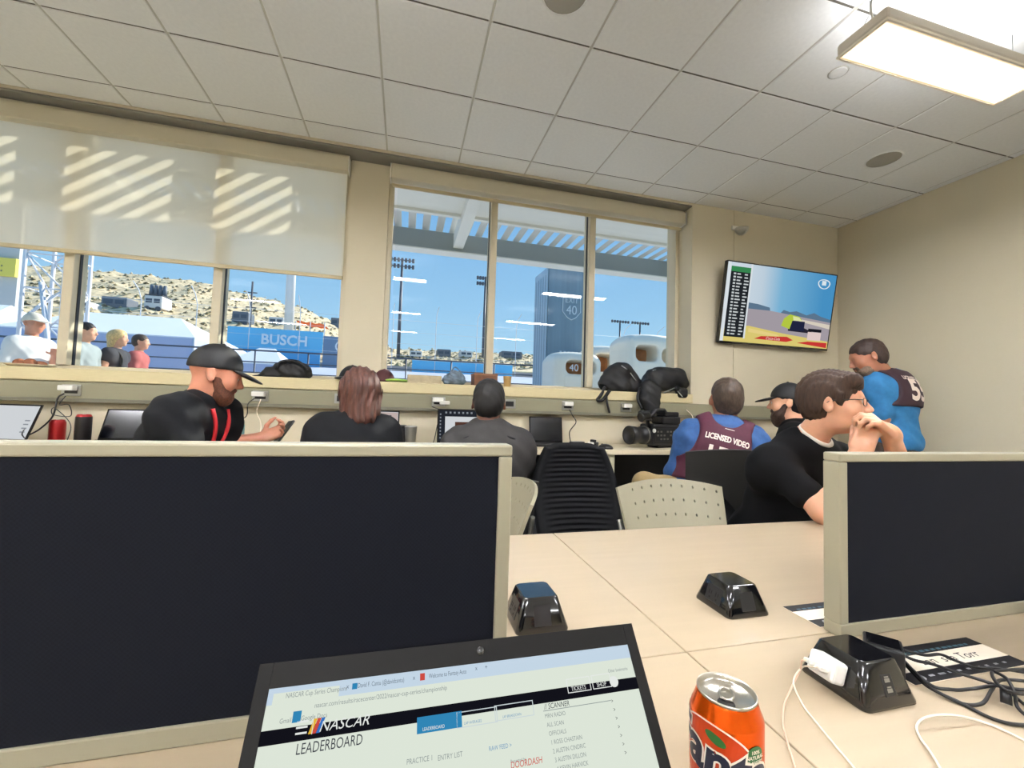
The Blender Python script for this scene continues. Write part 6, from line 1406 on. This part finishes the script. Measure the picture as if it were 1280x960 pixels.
# passers-by
def walker(px, pt, Y, label, shirt, trouser, hairm, arms, fw=(1, .15, 0), hat=None, fem=False, skin=sk2, sleeve=.75, wide=0, nar=1.0):
    t = at_y(px, pt, Y); h = (t[2]-GZ)/1.76; f = nrm(fw); r_ = V(f[1], -f[0], 0); b = V(t[0], t[1], GZ)
    P = lambda a, c, z: b+r_*a*h*nar+f*c*h*nar+V(0, 0, z*h)
    J = dict(pel=P(0, 0, .95), neck=P(0, .0, 1.47), shR=P(.18, 0, 1.42), shL=P(-.18, 0, 1.42), elR=P(*arms[0]), wrR=P(*arms[1]), elL=P(*arms[2]), wrL=P(*arms[3]), knR=P(.1, .06, .5), knL=P(-.1, -.02, .5), anR=P(.11, .0, .08), anL=P(-.11, -.1, .08))
    for k_ in ('anR', 'anL'): J[k_][2] = GZ+.08
    p = Person(label, J, HT(P(0, .02, 1.645), f, (0, 0, 1), h*.98), skin, (.165+wide)*nar, (.11+wide)*nar, (.15+wide)*nar, (.115+wide)*nar, 'people walking past outside')
    p.root.location.z = GZ
    p.body(.012, [((J['wrR'], nrm(J['wrR']-J['elR']), (0, 0, 1), -1), {}), ((J['wrL'], nrm(J['wrL']-J['elL']), (0, 0, 1), 1), {})], fem); p.shirt(shirt, sleeve, .014, .012, wr=.003, hem=.04)
    d_ = Sdf(); d_.ell(J['pel']-p.up*.02, np.array((.168, .128, .10)), p.R, .05)
    for sd in 'LR': p.leg(d_, sd, .008)
    soft('trousers', d_, .016, trouser, p.root)
    for sd in 'LR':
        a = J['an'+sd]; soft('shoe', Sdf().cap((a[0]-f[0]*.03, a[1]-f[1]*.03, GZ+.045), (a[0]+f[0]*.14, a[1]+f[1]*.14, GZ+.035), .044, .036, .02).half((0, 0, GZ+.002), (0, 0, -1), .004), .014, mat('dark_shoe', (28, 26, 26), .5), p.root)
    if hat: p.cap_hat(hat)
    if hairm: p.hair(hairm, vol=.006)
    return p, P, h
relax = [(.24, -.02, 1.14), (.24, .08, .92), (-.24, -.02, 1.14), (-.24, .08, .92)]
m_wt = mat('white_tee', (222, 222, 222), .8); m_gt = mat('grey_tee', (150, 160, 160), .8); m_rt = mat('faded_red_tee', (176, 92, 88), .8); m_bt = mat('black_tank', (52, 52, 58), .8); m_jean = mat('blue_jeans', (66, 92, 130), .85); m_short = mat('grey_shorts', (92, 96, 104), .85)
walker(42, 392, 6.0, 'older passer-by in a white shirt and pale cap outside', m_wt, m_jean, None, [(.26, -.08, 1.14), (.22, .0, .92), (-.24, .06, 1.16), (-.1, .26, 1.3)], (1, -.35, 0), hat=mat('pale_cap', (214, 208, 196), .8), skin=sk1, wide=.01, nar=.8)
walker(107, 403, 6.5, 'passer-by in a grey shirt holding a phone outside', m_gt, m_short, m_hdk, [(.22, .04, 1.14), (.12, .3, 1.14), (-.22, .04, 1.14), (-.1, .3, 1.14)], (1, .1, 0))
p_, P_, h_ = walker(147, 412, 7.0, 'blonde passer-by in a black tank top wearing a backpack', m_bt, m_jean, None, [(.22, -.04, 1.14), (.14, .2, 1.02), (-.22, -.04, 1.14), (-.12, .2, 1.02)], (1, .1, 0), fem=True, sleeve=.15)
T = p_.T; d = Sdf(); T.ell(d, (0, -.012, .032), (.09, .11, .094)); T.cap(d, (0, -.05, 0), (0, -.06, -.16), .08, .06, k=.05); T.ell(d, (0, .14, -.05), (.08, .11, .13), k=.02, op='s'); soft('hair', d, .01, mat('blonde_hair', (222, 190, 130), .5, noise=(60, .3)), p_.root)
bpk = empty('backpack', tuple(P_(0, -.2, 1.2)), label='small black backpack on the blonde passer-by', cat='backpack'); soft('pack', Sdf().box(P_(0, -.22, 1.2), (.09, .13, .19), .07), .012, m_bag, bpk); MB().tube(bez([P_(.1, -.14, 1.34), P_(.11, .0, 1.47), P_(.11, .12, 1.36), P_(.11, .1, 1.15)], 5), .015, 6).build('strap', m_bag, bpk, world=True)
walker(175, 418, 7.9, 'passer-by in a faded red shirt holding a phone', m_rt, m_short, m_hgr, [(.22, .02, 1.14), (.12, .28, 1.12), (-.22, .02, 1.14), (-.12, .28, 1.12)], (1, .2, 0))
